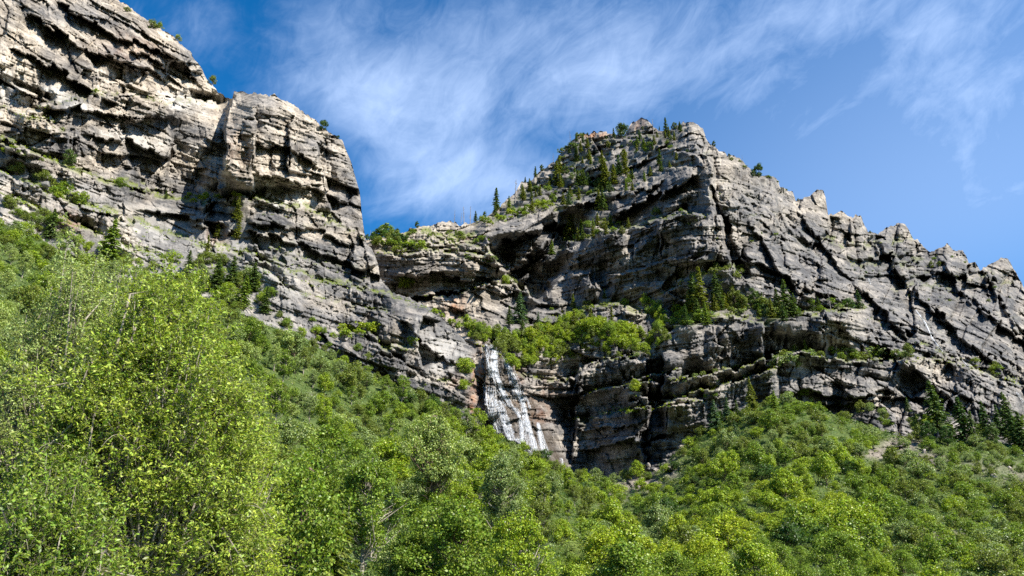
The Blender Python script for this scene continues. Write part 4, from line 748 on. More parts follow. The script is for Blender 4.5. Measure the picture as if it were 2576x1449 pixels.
LAND3 = [(-200, 500, 420, 900, 'high on the slope under pale slabs'), (420, 700, 760, 1000, 'on the slope below the spruce cluster'), (760, 850, 1000, 1060, 'under the blocky cliff'), (1000, 950, 1240, 1140, 'on the slope just below the rusty wall'), (1240, 1060, 1500, 1260, 'at the foot of the waterfall'),
 (1480, 1150, 1700, 1300, 'in the gully below the dark recess'), (1700, 980, 1960, 1200, 'on the crest of the green knoll'), (1960, 980, 2220, 1200, 'on the upper side of the green knoll'), (2220, 1000, 2420, 1220, 'by the slabby outcrop under the dark firs'), (2420, 1000, 2760, 1260, 'on the stony scree by the dark firs'),
 (-200, 900, 640, 1800, 'behind the big willow'), (640, 1000, 860, 1200, 'in the middle of the wooded slope'), (640, 1200, 860, 1800, 'around the young pine'), (860, 1060, 1180, 1250, 'beside the brown-trunked cottonwood'), (1180, 1140, 1420, 1330, 'beside the white-stemmed cottonwood'), (860, 1250, 1180, 1800, 'near the buried grey boulders'),
 (1180, 1330, 1480, 1800, 'below the white-stemmed cottonwood'), (1420, 1250, 1700, 1400, 'along the floor of the gully'), (1480, 1400, 1800, 1800, 'at the mouth of the gully'), (1700, 1200, 2000, 1340, 'on the near side of the green knoll'), (2000, 1200, 2300, 1340, 'on the long side slope of the knoll'), (2300, 1220, 2760, 1360, 'above the brown rock bank'),
 (1700, 1340, 2000, 1800, 'at the foot of the green knoll'), (2000, 1340, 2300, 1800, 'over the dark hollow under the knoll'), (2300, 1340, 2760, 1800, 'below the brown rock bank')]
def where3(x, y):
    for a in LAND3:
        if a[0] <= x <= a[2] and a[1] <= y <= a[3]: return a[4]
    return 'on the wooded slope'
stand(CON1, pos1); stand(CON2, pos2); stand(CON3, pos3)

# leafy shrubs and small maples on the rock benches: polygon, count, height range, tones
def in_poly(x, y, poly): return float(inside(np.array([x], np.float32), np.array([y], np.float32), poly)[0]) > 0
def scatter(poly, n, gap):
    P = np.array(poly, float); out = []; tries = 0
    while len(out) < n and tries < n * 60:
        tries += 1; x = random.uniform(P[:, 0].min(), P[:, 0].max()); y = random.uniform(P[:, 1].min(), P[:, 1].max())
        if in_poly(x, y, poly) and all((x - a) ** 2 + 3 * (y - b) ** 2 > gap * gap for a, b in out): out.append((x, y))
    return out
BENCH = [(2, [(1150, 830), (1230, 835), (1300, 850), (1420, 822), (1560, 830), (1640, 848), (1690, 858), (1625, 892), (1500, 892), (1465, 925), (1335, 930), (1290, 900), (1245, 868), (1195, 866)], 120, 15, (26, 50), ('bright', 'fresh', 'yellow', 'bright', 'olive'), 'm'),
 (2, [(1195, 850), (1260, 858), (1320, 930), (1330, 945), (1290, 935), (1235, 880)], 12, 14, (30, 52), ('bright', 'olive'), 'm'),
 (2, [(1640, 800), (1700, 770), (1760, 790), (1700, 815), (1650, 850)], 12, 14, (28, 50), ('yellow', 'bright', 'fresh'), 'm'), (2, [(1640, 830), (1880, 770), (1880, 795), (1700, 825)], 18, 12, (14, 30), ('olive', 'fresh', 'grey'), 's'),
 (2, [(1890, 770), (2130, 760), (2170, 785), (1990, 795), (1900, 803)], 42, 9, (12, 28), ('fresh', 'grey', 'olive', 'deep'), 's'), (2, [(1740, 690), (1850, 665), (1880, 690), (1760, 740)], 18, 10, (10, 20), ('olive', 'grey'), 's'), (2, [(1240, 700), (1300, 710), (1290, 718)], 3, 8, (8, 12), ('olive',), 's'),
 (2, [(2030, 885), (2290, 892), (2300, 912), (2030, 905)], 36, 8, (12, 30), ('grey', 'olive', 'fresh'), 's'), (2, [(1905, 915), (1990, 895), (2010, 925), (1920, 935)], 12, 9, (18, 28), ('grey', 'olive'), 's'), (2, [(1690, 960), (1900, 905), (1960, 925), (1720, 1000)], 12, 12, (7, 15), ('olive', 'grey'), 's'),
 (2, [(1545, 1035), (1640, 1020), (1650, 1030), (1550, 1048)], 9, 9, (8, 15), ('yellow', 'bright'), 's'), (2, [(1650, 1018), (1800, 980), (1800, 1000), (1660, 1030)], 8, 9, (7, 13), ('fresh', 'grey'), 's'), (2, [(2500, 920), (2420, 905), (2480, 945), (2560, 955)], 9, 9, (8, 18), ('fresh', 'olive'), 's'),
 (2, [(940, 590), (960, 580), (1010, 605), (1080, 620), (1070, 635), (960, 638), (940, 620)], 30, 8, (14, 28), ('olive', 'fresh', 'deep', 'bright'), 's'), (2, [(1020, 580), (1150, 585), (1230, 605), (1200, 612), (1030, 604)], 22, 8, (8, 16), ('olive', 'fresh'), 's'), (2, [(1110, 628), (1290, 660), (1280, 680), (1120, 640)], 10, 8, (7, 12), ('grey', 'olive'), 's'),
 (2, [(1190, 560), (1380, 515), (1400, 520), (1210, 572)], 22, 8, (8, 20), ('bright', 'fresh', 'yellow'), 's'), (2, [(1420, 600), (1560, 570), (1600, 572), (1430, 612)], 10, 8, (8, 18), ('fresh', 'olive'), 's'), (2, [(1300, 500), (1500, 380), (1560, 400), (1620, 460), (1500, 520), (1350, 520)], 30, 14, (6, 16), ('olive', 'fresh', 'pine'), 's'),
 (2, [(1440, 350), (1480, 345), (1400, 420), (1370, 430)], 8, 8, (8, 16), ('pine', 'olive'), 's'), (2, [(1550, 360), (1680, 350), (1700, 380), (1580, 390)], 14, 8, (7, 14), ('fresh', 'olive', 'deep'), 's'), (2, [(1800, 380), (1960, 450), (2000, 500), (1860, 420)], 10, 9, (5, 11), ('olive', 'deep'), 's'),
 (2, [(1340, 790), (1480, 760), (1580, 765), (1480, 790)], 16, 9, (8, 18), ('fresh', 'olive', 'bright'), 's'), (2, [(2100, 680), (2400, 600), (2560, 760), (2300, 760)], 22, 14, (4, 10), ('olive', 'fresh', 'deep'), 's'), (2, [(1700, 500), (1900, 460), (2000, 640), (1700, 640)], 12, 18, (5, 11), ('olive', 'grey'), 's'),
 (1, [(850, 826), (950, 820), (960, 845), (870, 852)], 18, 9, (14, 30), ('bright', 'yellow'), 's'), (1, [(1085, 780), (1110, 790), (1160, 830), (1130, 825)], 6, 8, (10, 18), ('bright', 'fresh'), 's'), (1, [(960, 850), (1050, 850), (1040, 870), (960, 862)], 8, 9, (8, 20), ('grey', 'olive', 'bright'), 's'),
 (1, [(110, 465), (160, 470), (250, 525), (240, 535), (120, 490)], 18, 9, (14, 28), ('fresh', 'olive', 'bright'), 's'), (1, [(0, 360), (120, 400), (110, 415), (0, 380)], 10, 9, (8, 14), ('bright', 'olive'), 's'), (1, [(280, 455), (480, 490), (470, 505), (270, 465)], 10, 10, (6, 12), ('bright', 'fresh'), 's'), (1, [(460, 495), (640, 488), (620, 508), (470, 512)], 22, 8, (8, 20), ('yellow', 'bright', 'olive'), 's'),
 (1, [(0, 270), (80, 275), (140, 320), (60, 300)], 8, 9, (5, 12), ('bright',), 's'), (1, [(525, 610), (640, 615), (690, 650), (640, 655), (530, 640)], 26, 8, (12, 24), ('fresh', 'olive', 'bright'), 's'), (1, [(390, 580), (520, 612), (500, 625), (400, 600)], 12, 9, (8, 16), ('olive', 'fresh'), 's'), (1, [(640, 520), (860, 570), (880, 590), (660, 540)], 12, 10, (6, 12), ('olive', 'fresh'), 's'),
 (1, [(740, 690), (860, 715), (960, 742), (900, 742), (760, 715)], 14, 9, (8, 18), ('olive', 'fresh', 'deep'), 's'), (1, [(800, 1000), (1100, 960), (1100, 1000)], 5, 12, (10, 16), ('bright',), 's'), (1, [(280, 545), (420, 580), (400, 640), (280, 600)], 12, 10, (8, 16), ('olive', 'fresh', 'bright'), 's'), (1, [(700, 640), (940, 700), (900, 700), (700, 660)], 10, 10, (6, 12), ('olive',), 's'), (1, [(360, 700), (480, 720), (460, 750), (380, 740)], 8, 10, (14, 26), ('fresh', 'olive'), 's')]
nsh = 0; LEFT = {1: [], 2: []}
BENCH += [(1, [(180, 610), (300, 640), (420, 690), (420, 745), (300, 700), (200, 660)], 22, 12, (18, 36), ('bright', 'fresh', 'olive'), 'b'), (1, [(420, 650), (540, 660), (640, 700), (700, 770), (760, 850), (620, 800), (520, 780), (420, 745)], 46, 12, (20, 42), ('bright', 'fresh', 'olive', 'grey'), 'b'),
 (1, [(760, 790), (860, 850), (980, 930), (960, 955), (850, 905), (760, 850)], 16, 12, (14, 28), ('bright', 'fresh', 'olive'), 'b'), (1, [(980, 940), (1100, 1000), (1160, 1050), (1050, 1000)], 10, 12, (12, 24), ('bright', 'olive'), 'b'), (1, [(0, 500), (180, 560), (200, 660), (100, 600), (0, 560)], 20, 12, (16, 32), ('fresh', 'olive', 'grey'), 'b'),
 (2, [(1980, 990), (2150, 1010), (2300, 1060), (2330, 1105), (2150, 1060), (2060, 1030)], 18, 12, (14, 28), ('olive', 'fresh', 'grey'), 'b'), (2, [(2330, 1060), (2576, 1060), (2576, 1120), (2330, 1105)], 20, 12, (16, 34), ('deep', 'olive', 'fresh'), 'b'), (3, [(1000, 985), (1150, 1055), (1300, 1130), (1440, 1198), (1540, 1222), (1520, 1275), (1400, 1240), (1250, 1170), (1100, 1085), (1000, 1030)], 62, 15, (20, 42), ('olive', 'fresh', 'deep', 'bright', 'olive'), 'b'), (3, [(2330, 1125), (2560, 1130), (2600, 1230), (2420, 1240)], 24, 20, (14, 30), ('olive', 'grey', 'fresh'), 'b'),
 (2, [(1440, 900), (1640, 880), (1640, 900), (1460, 925)], 9, 10, (10, 18), ('grey', 'olive'), 'b')]
for which, poly, n, gap, (h0, h1), tones, kind in BENCH:
    pts = scatter(poly, n, gap)
    if not pts: continue
    W, D = pos3(pts) if which == 3 else spot(CL1 if which == 1 else CL2, pts)
    for i, (x, y) in enumerate(pts):
        if kind == 's' and (i > n * .6 or nsh > 290): LEFT[which].append((x, y)); continue
        nsh += kind == 's'
        t = random.choice(tones); h = random.uniform(h0, h1); hm = h * vscale(y, D[i]); q = tuple(W[i] - [0, 0, .25])
        if kind == 'm':
            o = plant('maple_tree', random.choice(far_maple), q, hm / 6, rnd() * 6.28, t, None, 'maple tree', 'maples crowded on the rock benches', 1.05)
            put(o, '%s bushy maple' % WORD[t], where(x, y), x, y, h)
        elif kind == 'b':
            o = plant('serviceberry_shrub', random.choice(shrub_p), q, hm / 3, rnd() * 6.28, t, None, 'shrub', 'serviceberry shrubs where the slope meets the cliff', random.uniform(.95, 1.3))
            put(o, '%s serviceberry' % WORD[t], where3(x, y) if which == 3 else where(x, y), x, y, h)
        else:
            o = plant('ledge_shrub', random.choice(small_p), q, hm / 2, rnd() * 6.28, t, None, 'shrub', 'shrubs dotted along the cliff ledges', random.uniform(.9, 1.4))
            put(o, '%s %s' % (WORD[t], 'low shrub' if h < 14 else 'rounded shrub'), where(x, y), x, y, h)

# the wooded slopes
def slope_tone(x, y):
    if x < 1500:
        if 780 < x < 1000 and y > 1230: return random.choice(('fresh', 'deep', 'fresh', 'grey'))
        if 560 < x < 780 and y < 1150: return random.choice(('grey', 'pale', 'olive', 'fresh'))
        if y < interp(TOP3, x) + 90: return random.choice(('olive', 'fresh', 'bright', 'grey'))
        return random.choice(('bright', 'fresh', 'grey', 'bright', 'pale', 'olive', 'fresh'))
    if y > 1330 and x < 1900: return random.choice(('yellow', 'bright', 'grey', 'olive', 'fresh'))
    if 1900 < x < 2150 and 1230 < y < 1330: return random.choice(('yellow', 'bright', 'bright'))
    if x > 2200 or y < 1180: return random.choice(('fresh', 'olive', 'grey', 'bright', 'olive'))
    return random.choice(('bright', 'bright', 'fresh', 'fresh', 'bright', 'deep'))
pts = []; grid = {}
cand = []
for _ in range(40000):
    x = random.uniform(-260, 2830); y = random.uniform(540, 1640)
    if y > interp(TOP3, x) + 4: cand.append((x, y))
cx_ = np.array([c[0] for c in cand], np.float32); cy_ = np.array([c[1] for c in cand], np.float32)
cd = slope_depth(cx_, cy_); cw = world(cx_, cy_, cd); cb_ = np.maximum(bare(cx_, cy_), np.maximum(bare(cx_, cy_ - 14), bare(cx_, cy_ - 30)) * (cx_ > 1500))
count = {'maple': 60, 'cotton': 0, 'shrub': 0}
rest = []
for i in range(len(cand)):
    x, y = cand[i]; D = cd[i]; p = cw[i]
    if cb_[i] > .35 and rnd() > .25 or D < 34: continue
    edge = y - interp(TOP3, x)
    u = rnd()
    if D < 150: kind = 'cotton' if x < 1500 and u < .6 else 'maple'
    elif x < 1500: kind = 'cotton' if u < .25 else 'maple' if u < .6 else 'shrub'
    else: kind = 'maple' if u < .55 and x < 2320 and D < 290 else 'shrub'
    if edge < 25 or x > 2350: kind = 'shrub'
    rad = {'cotton': 2.5, 'maple': 2.3, 'shrub': 1.75}[kind]
    if 1500 < x < 1640 and y < 1330: kind = 'shrub'; rad = 3.2
    if any(abs(x - c[0]) < 24 and y - c[1] < 70 and y > c[1] - 8 and 90 < c[2] for c in CON3[:10]): continue
    k_ = F / D; wP = rad * 2 * k_ * .50; hP = {'cotton': 7, 'maple': 5.4, 'shrub': 3}[kind] * k_ * .40
    gx_, gy_ = int(x // 120), int(y // 120); ok = True
    for a in range(gx_ - 1, gx_ + 2):
        for b in range(gy_ - 1, gy_ + 2):
            for q in grid.get((a, b), ()):
                if ((q[0] - x) / (q[2] + wP)) ** 2 + ((q[1] - y) / (q[3] + hP)) ** 2 < .42: ok = False; break
            if not ok: break
        if not ok: break
    if not ok: continue
    grid.setdefault((gx_, gy_), []).append((x, y, wP, hP)); pts.append((x, y, D, kind, p))
# nearest (largest in view) first; what is over the limit becomes part of the brushwood
pts.sort(key=lambda a: a[2] * random.uniform(.6, 1.4))
LIM = {'cotton': 270, 'maple': 280, 'shrub': 285, 'elder': 280, 'cherry': 280}; count = {'maple': 135, 'cotton': 10, 'shrub': 0, 'elder': 0, 'cherry': 0}
for x, y, D, kind, p in pts:
    inview = -60 < x < 2636 and y < 1600
    if kind == 'maple' and rnd() < .5: kind = 'elder'
    if kind == 'shrub' and rnd() < .5: kind = 'cherry'
    if inview: count[kind] += 1
    t = slope_tone(x, y); q = (p[0], p[1], p[2] - .2)
    if (inview and count[kind] > LIM[kind]) or not inview and rnd() < .3: rest.append((q, D, t, kind)); continue
    sc = random.choice((random.uniform(.6, .95), random.uniform(.9, 1.45))) * (1.3 if D > 130 else 1.1)
    if kind == 'cotton':
        if 1250 < x < 1560 and D > 200: sc *= .7
        h = 9 * sc * .82; o = plant('cottonwood_tree', random.choice(near_cotton if D < 130 else far_cotton), q, sc * .82, rnd() * 6.28, t, None, 'cottonwood tree', 'cottonwoods on the wooded slope'); w_ = 'upright cottonwood'
    elif kind == 'maple':
        h = 6 * sc * .9; o = plant('maple_tree', random.choice(near_maple if D < 130 else far_maple), q, sc * .9, rnd() * 6.28, t, None, 'maple tree', 'maples on the slopes', random.uniform(.95, 1.25)); w_ = 'rounded maple'
    elif kind == 'elder':
        h = 6 * sc * .9; o = plant('boxelder_tree', random.choice(near_maple if D < 130 else far_maple), q, sc * .95, rnd() * 6.28, t, None, 'boxelder tree', 'boxelders on the slopes', random.uniform(.9, 1.15)); w_ = 'dense boxelder'
    elif kind == 'cherry':
        h = 3 * sc; o = plant('chokecherry_shrub', random.choice(shrub_p), q, sc * 1.1, rnd() * 6.28, t, None, 'shrub', 'chokecherry shrubs on the slopes', random.uniform(1, 1.35)); w_ = 'chokecherry shrub'
    else:
        h = 3 * sc; o = plant('oak_shrub', random.choice(shrub_p), q, sc, rnd() * 6.28, t, None, 'shrub', 'scrub oaks on the slopes', random.uniform(1, 1.35)); w_ = 'scrub oak'
    put(o, WORD[t] + ' ' + w_, where3(x, y), x, y, h * F / D)
print('slope plants', len(pts), 'rest', len(rest), count)

# brushwood: the small growth between them, too much to count, one mesh
rs = np.random.RandomState(77)
nb = 22000
bx = rs.uniform(-300, 2880, nb).astype(np.float32); by = interp(TOP3, bx) + rs.rand(nb) ** 1.15 * (1600 - interp(TOP3, bx)); by = by.astype(np.float32)
bD = slope_depth(bx, by); bW = world(bx, by, bD); kp = (bare(bx, by) < rs.rand(nb) * .7 + .12) & (bD > 22); bW = bW[kp]; bD = bD[kp]
for q, D, t, kind in rest: bW = np.concatenate([bW, [[q[0], q[1], q[2] + 1.2]]]); bD = np.r_[bD, D]
def brush(C, D, n, seed, name, label, tone, smin, smax, m=None, r0=1.1):
    rs = np.random.RandomState(seed); K = len(C); k = np.repeat(np.arange(K), n)
    s = (smin + (smax - smin) * np.clip(D / 300, 0, 1)); R_ = r0 * rs.uniform(.5, 1.3, K)
    d = unit(rs.normal(size=(K * n, 3))); d[:, 2] = np.abs(d[:, 2])
    P = C[k] + d * (R_[k] * rs.rand(K * n) ** .4)[:, None] * [1.1, 1.1, .9]
    Nn = unit(d * .5 + rs.normal(size=(K * n, 3)) * .5 + [0, 0, .5]); T = rs.normal(size=(K * n, 3)); z = s[k] * rs.uniform(.7, 1.4, K * n)
    g = Geo(); leaves(g, P, Nn, unit(T), z, z * .7); o = link(name, me_of(name, g, m or M_leaf)); o.color = (*GREEN[tone], 1)
    return tag(o, label, 'undergrowth', None, 'stuff')
sel = rs.rand(len(bW)); K = len(bW)
brush(bW[sel < .4], bD[sel < .4], 34, 1, 'undergrowth', 'low leafy brush filling the slope between the trees', 'deep', .10, .40, None, 1.5)  # deep tone paints shade into the gaps between the trees
brush(bW[(sel >= .4) & (sel < .75)], bD[(sel >= .4) & (sel < .75)], 34, 2, 'undergrowth', 'olive brush and seedlings under the trees', 'olive', .10, .40, None, 1.5)  # olive chosen dark as well, shade of the gaps put into the leaf colour
brush(bW[sel >= .75], bD[sel >= .75], 26, 3, 'undergrowth', 'grey-green sage and grass clumps on the slope', 'grey', .10, .38, None, 1.0)

# grass tufts and low herbs on the ledges, standing on the green parts of the rock
for ci, cl in ((0, CL1), (1, CL2)):
    P = []
    for pts_, amp, hw, fa, fb, gr in cl.FE:
        if gr < .3: continue
        A = np.array(pts_, float); L = np.hypot(*np.diff(A, axis=0).T); cum = np.r_[0, np.cumsum(L)]; n = int(cum[-1] * gr * .55)
        t = rs.rand(n) * cum[-1]; P.append(np.stack([np.interp(t, cum, A[:, 0]), np.interp(t, cum, A[:, 1]) - rs.normal(size=n) * 3 - 3], 1))
    P = np.concatenate(P + [np.array(LEFT[ci + 1] * 2).reshape(-1, 2)]); P = P[noise(P[:, 0] / 22, P[:, 1] / 22, 5) > -.2]
    P = P[(P[:, 1] > interp(cl.sky, P[:, 0]) + 3) & (P[:, 1] < interp(cl.bot, P[:, 0]))]
    W, D = spot(cl, P); brush(W - [0, 0, .2], D, 12, 9 + ci, 'ledge_grass', 'grass and herbs growing along the cliff ledges', 'bright' if ci == 0 else 'yellow', .35, .42, None, .9)['category'] = 'grass'

# three individual slope trees the eye picks out
def solo(kind, pr, ref, x, yb, yt, Yw, tone, label, cat, wide=1.):
    a = world(np.float32(x), np.float32(yb), Yw); b = world(np.float32(x), np.float32(yt), Yw); h = float(b[2] - a[2])
    return plant(kind, pr, tuple(a), h / ref, 1.3, tone, label, cat, None, wide)
T1 = proto('cottonwood_tree', [101], lambda s: broad(s, 11, 3.6, .30, 130, 18000, .14, cr=.36), bm=M_bark)[0]
T2 = proto('cottonwood_tree', [105], lambda s: broad(s, 11, 3.0, .2, 150, 24000, .15, cr=.46), bm=M_pale)[0]
solo('cottonwood_tree', T1, 11, 1085, 1330, 1000, 110, 'pale', 'tall cottonwood with a dark brown trunk and open pale crown, below the rusty wall', 'cottonwood tree')
solo('cottonwood_tree', T2, 11, 1262, 1380, 1105, 105, 'grey', 'cottonwood with a thin white stem below the foot of the waterfall', 'cottonwood tree')
solo('cottonwood_tree', near_cotton[0], 9, 905, 1500, 1085, 62, 'fresh', 'large rounded cottonwood with dense shiny leaves beside the young pine', 'cottonwood tree', 1.0)
solo('cottonwood_tree', near_cotton[1], 9, 1010, 1560, 1290, 52, 'pale', 'low cottonwood with whitish leaves at the foot of the slope, beside the buried boulders', 'cottonwood tree', 1.1)
solo('cottonwood_tree', near_cotton[2], 9, 690, 1500, 1120, 42, 'pale', 'airy pale-leaved cottonwood between the big willow and the young pine', 'cottonwood tree', .9)
solo('cottonwood_tree', near_cotton[3], 9, 560, 1560, 1080, 30, 'bright', 'yellowish cottonwood leaning out from behind the big willow', 'cottonwood tree', .8)
pn = solo('pine_tree', proto('pine_tree', [111], lambda s: conifer(s, 12, 4.6, levels=44, sp=.26, droop=-.12, bare=.1, ragged=.4))[0], 12, 820, 1600, 1262, 40, 'pine', 'young dark pine with upright pale shoots low on the wooded slope', 'pine tree', 1.0)

# the big willow beside the camera and its neighbours
def big_willow(x, Yw, ytop, Wd, seed, ntw, nl, tone, label, leaf=.08):
    gpos = world(np.float32(x), np.float32(1724), Yw); top = world(np.float32(x), np.float32(ytop), Yw); z0 = -2.4; H = float(top[2]) - z0
    gt, gw, gl = willow(seed, H, Wd, H * .12, ntw, nl, leaf)
    o = link('willow_tree', None); o.location = (float(gpos[0]), Yw, z0)
    link('trunk', me_of('willow_trunk', gt, M_pale), o); link('twigs', me_of('willow_twigs', gw, M_twig), o)
    k = link('crown', me_of('willow_crown', gl, M_leaf), o); k.color = (*(GREEN[tone] if isinstance(tone, str) else tone), 1)
    tag(o, label, 'willow tree')
big_willow(290, 17, 545, 2.7, 301, 10500, 16, (.235, .30, .04), 'big leafy willow with slender shining leaves, closest to the camera')
big_willow(20, 21, 470, 2.4, 302, 6500, 14, 'pale', 'taller willow crown rising behind the big willow, cut off by the photo edge')
big_willow(500, 19, 860, 1.7, 303, 4600, 14, 'bright', 'low willow crown at the side of the big willow, towards the young pine')
big_willow(60, 14, 1050, 1.6, 304, 3200, 14, 'fresh', 'lower willow with bare drooping twigs in front of the big willow')
# ------------------------------------------------------------------ water
def water_material():
    m, nt, out = mat('white_water'); L = nt.links
    geo = N(nt, 'ShaderNodeNewGeometry'); mp = N(nt, 'ShaderNodeMapping'); mp.inputs['Scale'].default_value = (2.2, 2.2, .07); L.new(geo.outputs['Position'], mp.inputs[0])
    n = N(nt, 'ShaderNodeTexNoise', i_Scale=1.0, i_Detail=5.0, i_Roughness=.7); L.new(mp.outputs[0], n.inputs['Vector'])
    p = N(nt, 'ShaderNodeBsdfPrincipled', i_Roughness=.45); p.inputs['Base Color'].default_value = (.78, .81, .84, 1)
    t = N(nt, 'ShaderNodeBsdfTransparent'); a = ramp(nt, [(.36, (0, 0, 0)), (.52, (1, 1, 1))]); L.new(n.outputs[0], a.inputs[0])
    mx = N(nt, 'ShaderNodeMixShader'); L.new(a.outputs[0], mx.inputs[0]); L.new(t.outputs[0], mx.inputs[1]); L.new(p.outputs[0], mx.inputs[2]); L.new(mx.outputs[0], out.inputs[0]); return m
M_water = water_material()
def veil_material():
    m, nt, out = mat('water_veil'); L = nt.links
    geo = N(nt, 'ShaderNodeNewGeometry'); mp = N(nt, 'ShaderNodeMapping'); mp.inputs['Scale'].default_value = (1.1, 1.1, .12); L.new(geo.outputs['Position'], mp.inputs[0])
    n = N(nt, 'ShaderNodeTexNoise', i_Scale=1.0, i_Detail=4.0, i_Roughness=.6); L.new(mp.outputs[0], n.inputs['Vector'])
    p = N(nt, 'ShaderNodeBsdfPrincipled', i_Roughness=.7); p.inputs['Base Color'].default_value = (.66, .68, .71, 1)
    t = N(nt, 'ShaderNodeBsdfTransparent'); a = ramp(nt, [(.36, (0, 0, 0)), (.70, (.36, .36, .36))]); L.new(n.outputs[0], a.inputs[0])
    mx = N(nt, 'ShaderNodeMixShader'); L.new(a.outputs[0], mx.inputs[0]); L.new(t.outputs[0], mx.inputs[1]); L.new(p.outputs[0], mx.inputs[2]); L.new(mx.outputs[0], out.inputs[0]); return m
M_veil = veil_material()
def ribbons(name, strands, seed, material=None, parent=None, fat=1.0, share=1.0):
    """strands of falling water a little in front of the wall: (path, width at top, width at foot, count)"""
    rs = np.random.RandomState(seed); g = Geo()
    for path, w0, w1, cnt in strands:
        A = np.array(path, float); L = np.hypot(*np.diff(A, axis=0).T); cum = np.r_[0, np.cumsum(L)]; n = max(8, int(cum[-1] / 2.5))
        for c in range(max(2, int(cnt * share))):
            a, b = sorted(rs.rand(2)); a *= .25; b = .75 + b * .25
            if rs.rand() < .5: a = rs.rand() * .06
            if rs.rand() < .5: b = 1
            t = np.linspace(a, b, n); bx_ = np.interp(t * cum[-1], cum, A[:, 0]); by_ = np.interp(t * cum[-1], cum, A[:, 1])
            off = rs.normal() * .5; wd = (w0 + (w1 - w0) * t) * .8
            x = bx_ + off * wd + noise(t * 7 + c * 9.1, t * 0 + seed, 3) * wd * .25 + noise(t * 25 + c * 5, t * 0, 4) * .8; y = by_
            D = CL2.depth(x.astype(np.float32), y.astype(np.float32))[0]
            D = np.minimum(D, np.convolve(np.pad(D, 3, mode='edge'), np.ones(7) / 7, 'valid')) - .5 - rs.rand() * .5
            hw = fat * rs.uniform(.35, 1.05) * (1 - .5 * abs(off)); hw = hw * (0.6 + .8 * np.abs(noise(t * 12, t * 0 + c, 8)))
            Lp = world(x - hw, y, D); Rp = world(x + hw, y, D + .1); Mp = world(x, y, D - .35)
            V = np.stack([Lp, Mp, Rp], 1).reshape(-1, 3); i = np.arange(n * 3).reshape(n, 3)
            g.add(V, np.concatenate([np.stack([i[:-1, j], i[1:, j], i[1:, j + 1], i[:-1, j + 1]], -1) for j in (0, 1)]))
    return link(name, me_of(name, g, material or M_water), parent)
FALLS = [
 ([(1219, 864), (1224, 890), (1228, 925), (1236, 950)], 12, 18, 18), ([(1236, 866), (1246, 880), (1242, 915), (1240, 950)], 8, 14, 22), ([(1240, 890), (1244, 940), (1258, 980), (1270, 1005), (1280, 1022)], 12, 18, 34),
 ([(1262, 878), (1275, 905), (1288, 945), (1302, 990), (1315, 1010)], 8, 20, 34), ([(1218, 960), (1222, 1000), (1230, 1060)], 16, 16, 16), ([(1236, 970), (1240, 1010), (1246, 1060), (1256, 1090)], 18, 18, 26),
 ([(1250, 1005), (1262, 1030), (1275, 1070), (1290, 1110)], 16, 20, 34), ([(1272, 1018), (1292, 1026), (1308, 1045), (1314, 1080), (1318, 1130)], 10, 14, 22), ([(1304, 985), (1318, 1020), (1326, 1060), (1338, 1100), (1352, 1150)], 8, 14, 30), ([(1310, 995), (1326, 1005), (1334, 1030)], 6, 8, 8),
 ([(1352, 1062), (1356, 1080), (1362, 1110), (1372, 1150)], 4, 20, 26), ([(1300, 1100), (1320, 1130), (1340, 1150), (1380, 1165)], 14, 20, 16), ([(1412, 1150), (1416, 1180), (1420, 1210)], 4, 8, 8)]
wf = ribbons('waterfall', FALLS, 5, None, None, .58, .55)
ribbons('spray_veil', FALLS, 15, M_veil, wf, 6.0, .22)
tag(wf, 'white waterfall spreading over the wet brown wall', 'waterfall', None, 'structure')
w2 = ribbons('cascade_water', [([(2300, 775), (2312, 790), (2330, 815), (2345, 850), (2372, 885)], 4, 6, 6), ([(2555, 985), (2566, 1000), (2585, 1030)], 5, 9, 5), ([(2140, 640), (2150, 645)], 3, 3, 4), ([(2185, 700), (2190, 715)], 3, 3, 4), ([(2420, 905), (2440, 925)], 6, 6, 4)], 6, None, None, .6)
tag(w2, 'thin white cascades threading down the far grey cliff', 'cascade', None, 'structure')

# ------------------------------------------------------------------ loose rocks and fallen wood
def boulder(seed, R_):
    rs = np.random.RandomState(seed); import bmesh
    bm = bmesh.new(); bmesh.ops.create_icosphere(bm, subdivisions=4, radius=1)
    V = np.array([v.co[:] for v in bm.verts]); n = V.copy()
    for i in range(16):
        d = unit(rs.normal(size=3)); h = rs.uniform(.55, .9); s = n @ d; over = np.maximum(s - h, 0); n = n - over[:, None] * d
    n = n * [1.25, 1, .8]; n += noise(V[:, :1] * 5 + 9, V[:, 1:2] * 5 + V[:, 2:] * 4, seed) * .05 * V
    for v, c in zip(bm.verts, n * R_): v.co = c
    me = bpy.data.meshes.new('boulder'); bm.to_mesh(me); bm.free(); me.materials.append(boulder_m); return me
m, nt_, out_ = mat('boulder_stone'); p = N(nt_, 'ShaderNodeBsdfPrincipled', i_Roughness=.9); tc_ = N(nt_, 'ShaderNodeTexCoord'); n_ = N(nt_, 'ShaderNodeTexNoise', i_Scale=2.5, i_Detail=6.0, i_Roughness=.7)
nt_.links.new(tc_.outputs['Object'], n_.inputs['Vector']); r_ = ramp(nt_, [(.3, (.16, .13, .11)), (.5, (.34, .29, .25)), (.7, (.50, .45, .40))]); nt_.links.new(n_.outputs[0], r_.inputs[0]); nt_.links.new(r_.outputs[0], p.inputs['Base Color'])
b_ = N(nt_, 'ShaderNodeBump', i_Strength=.7, i_Distance=.15); nt_.links.new(n_.outputs[0], b_.inputs['Height']); nt_.links.new(b_.outputs[0], p.inputs['Normal']); nt_.links.new(p.outputs[0], out_.inputs[0]); boulder_m = m
BP = [boulder(s, 1) for s in range(6)]
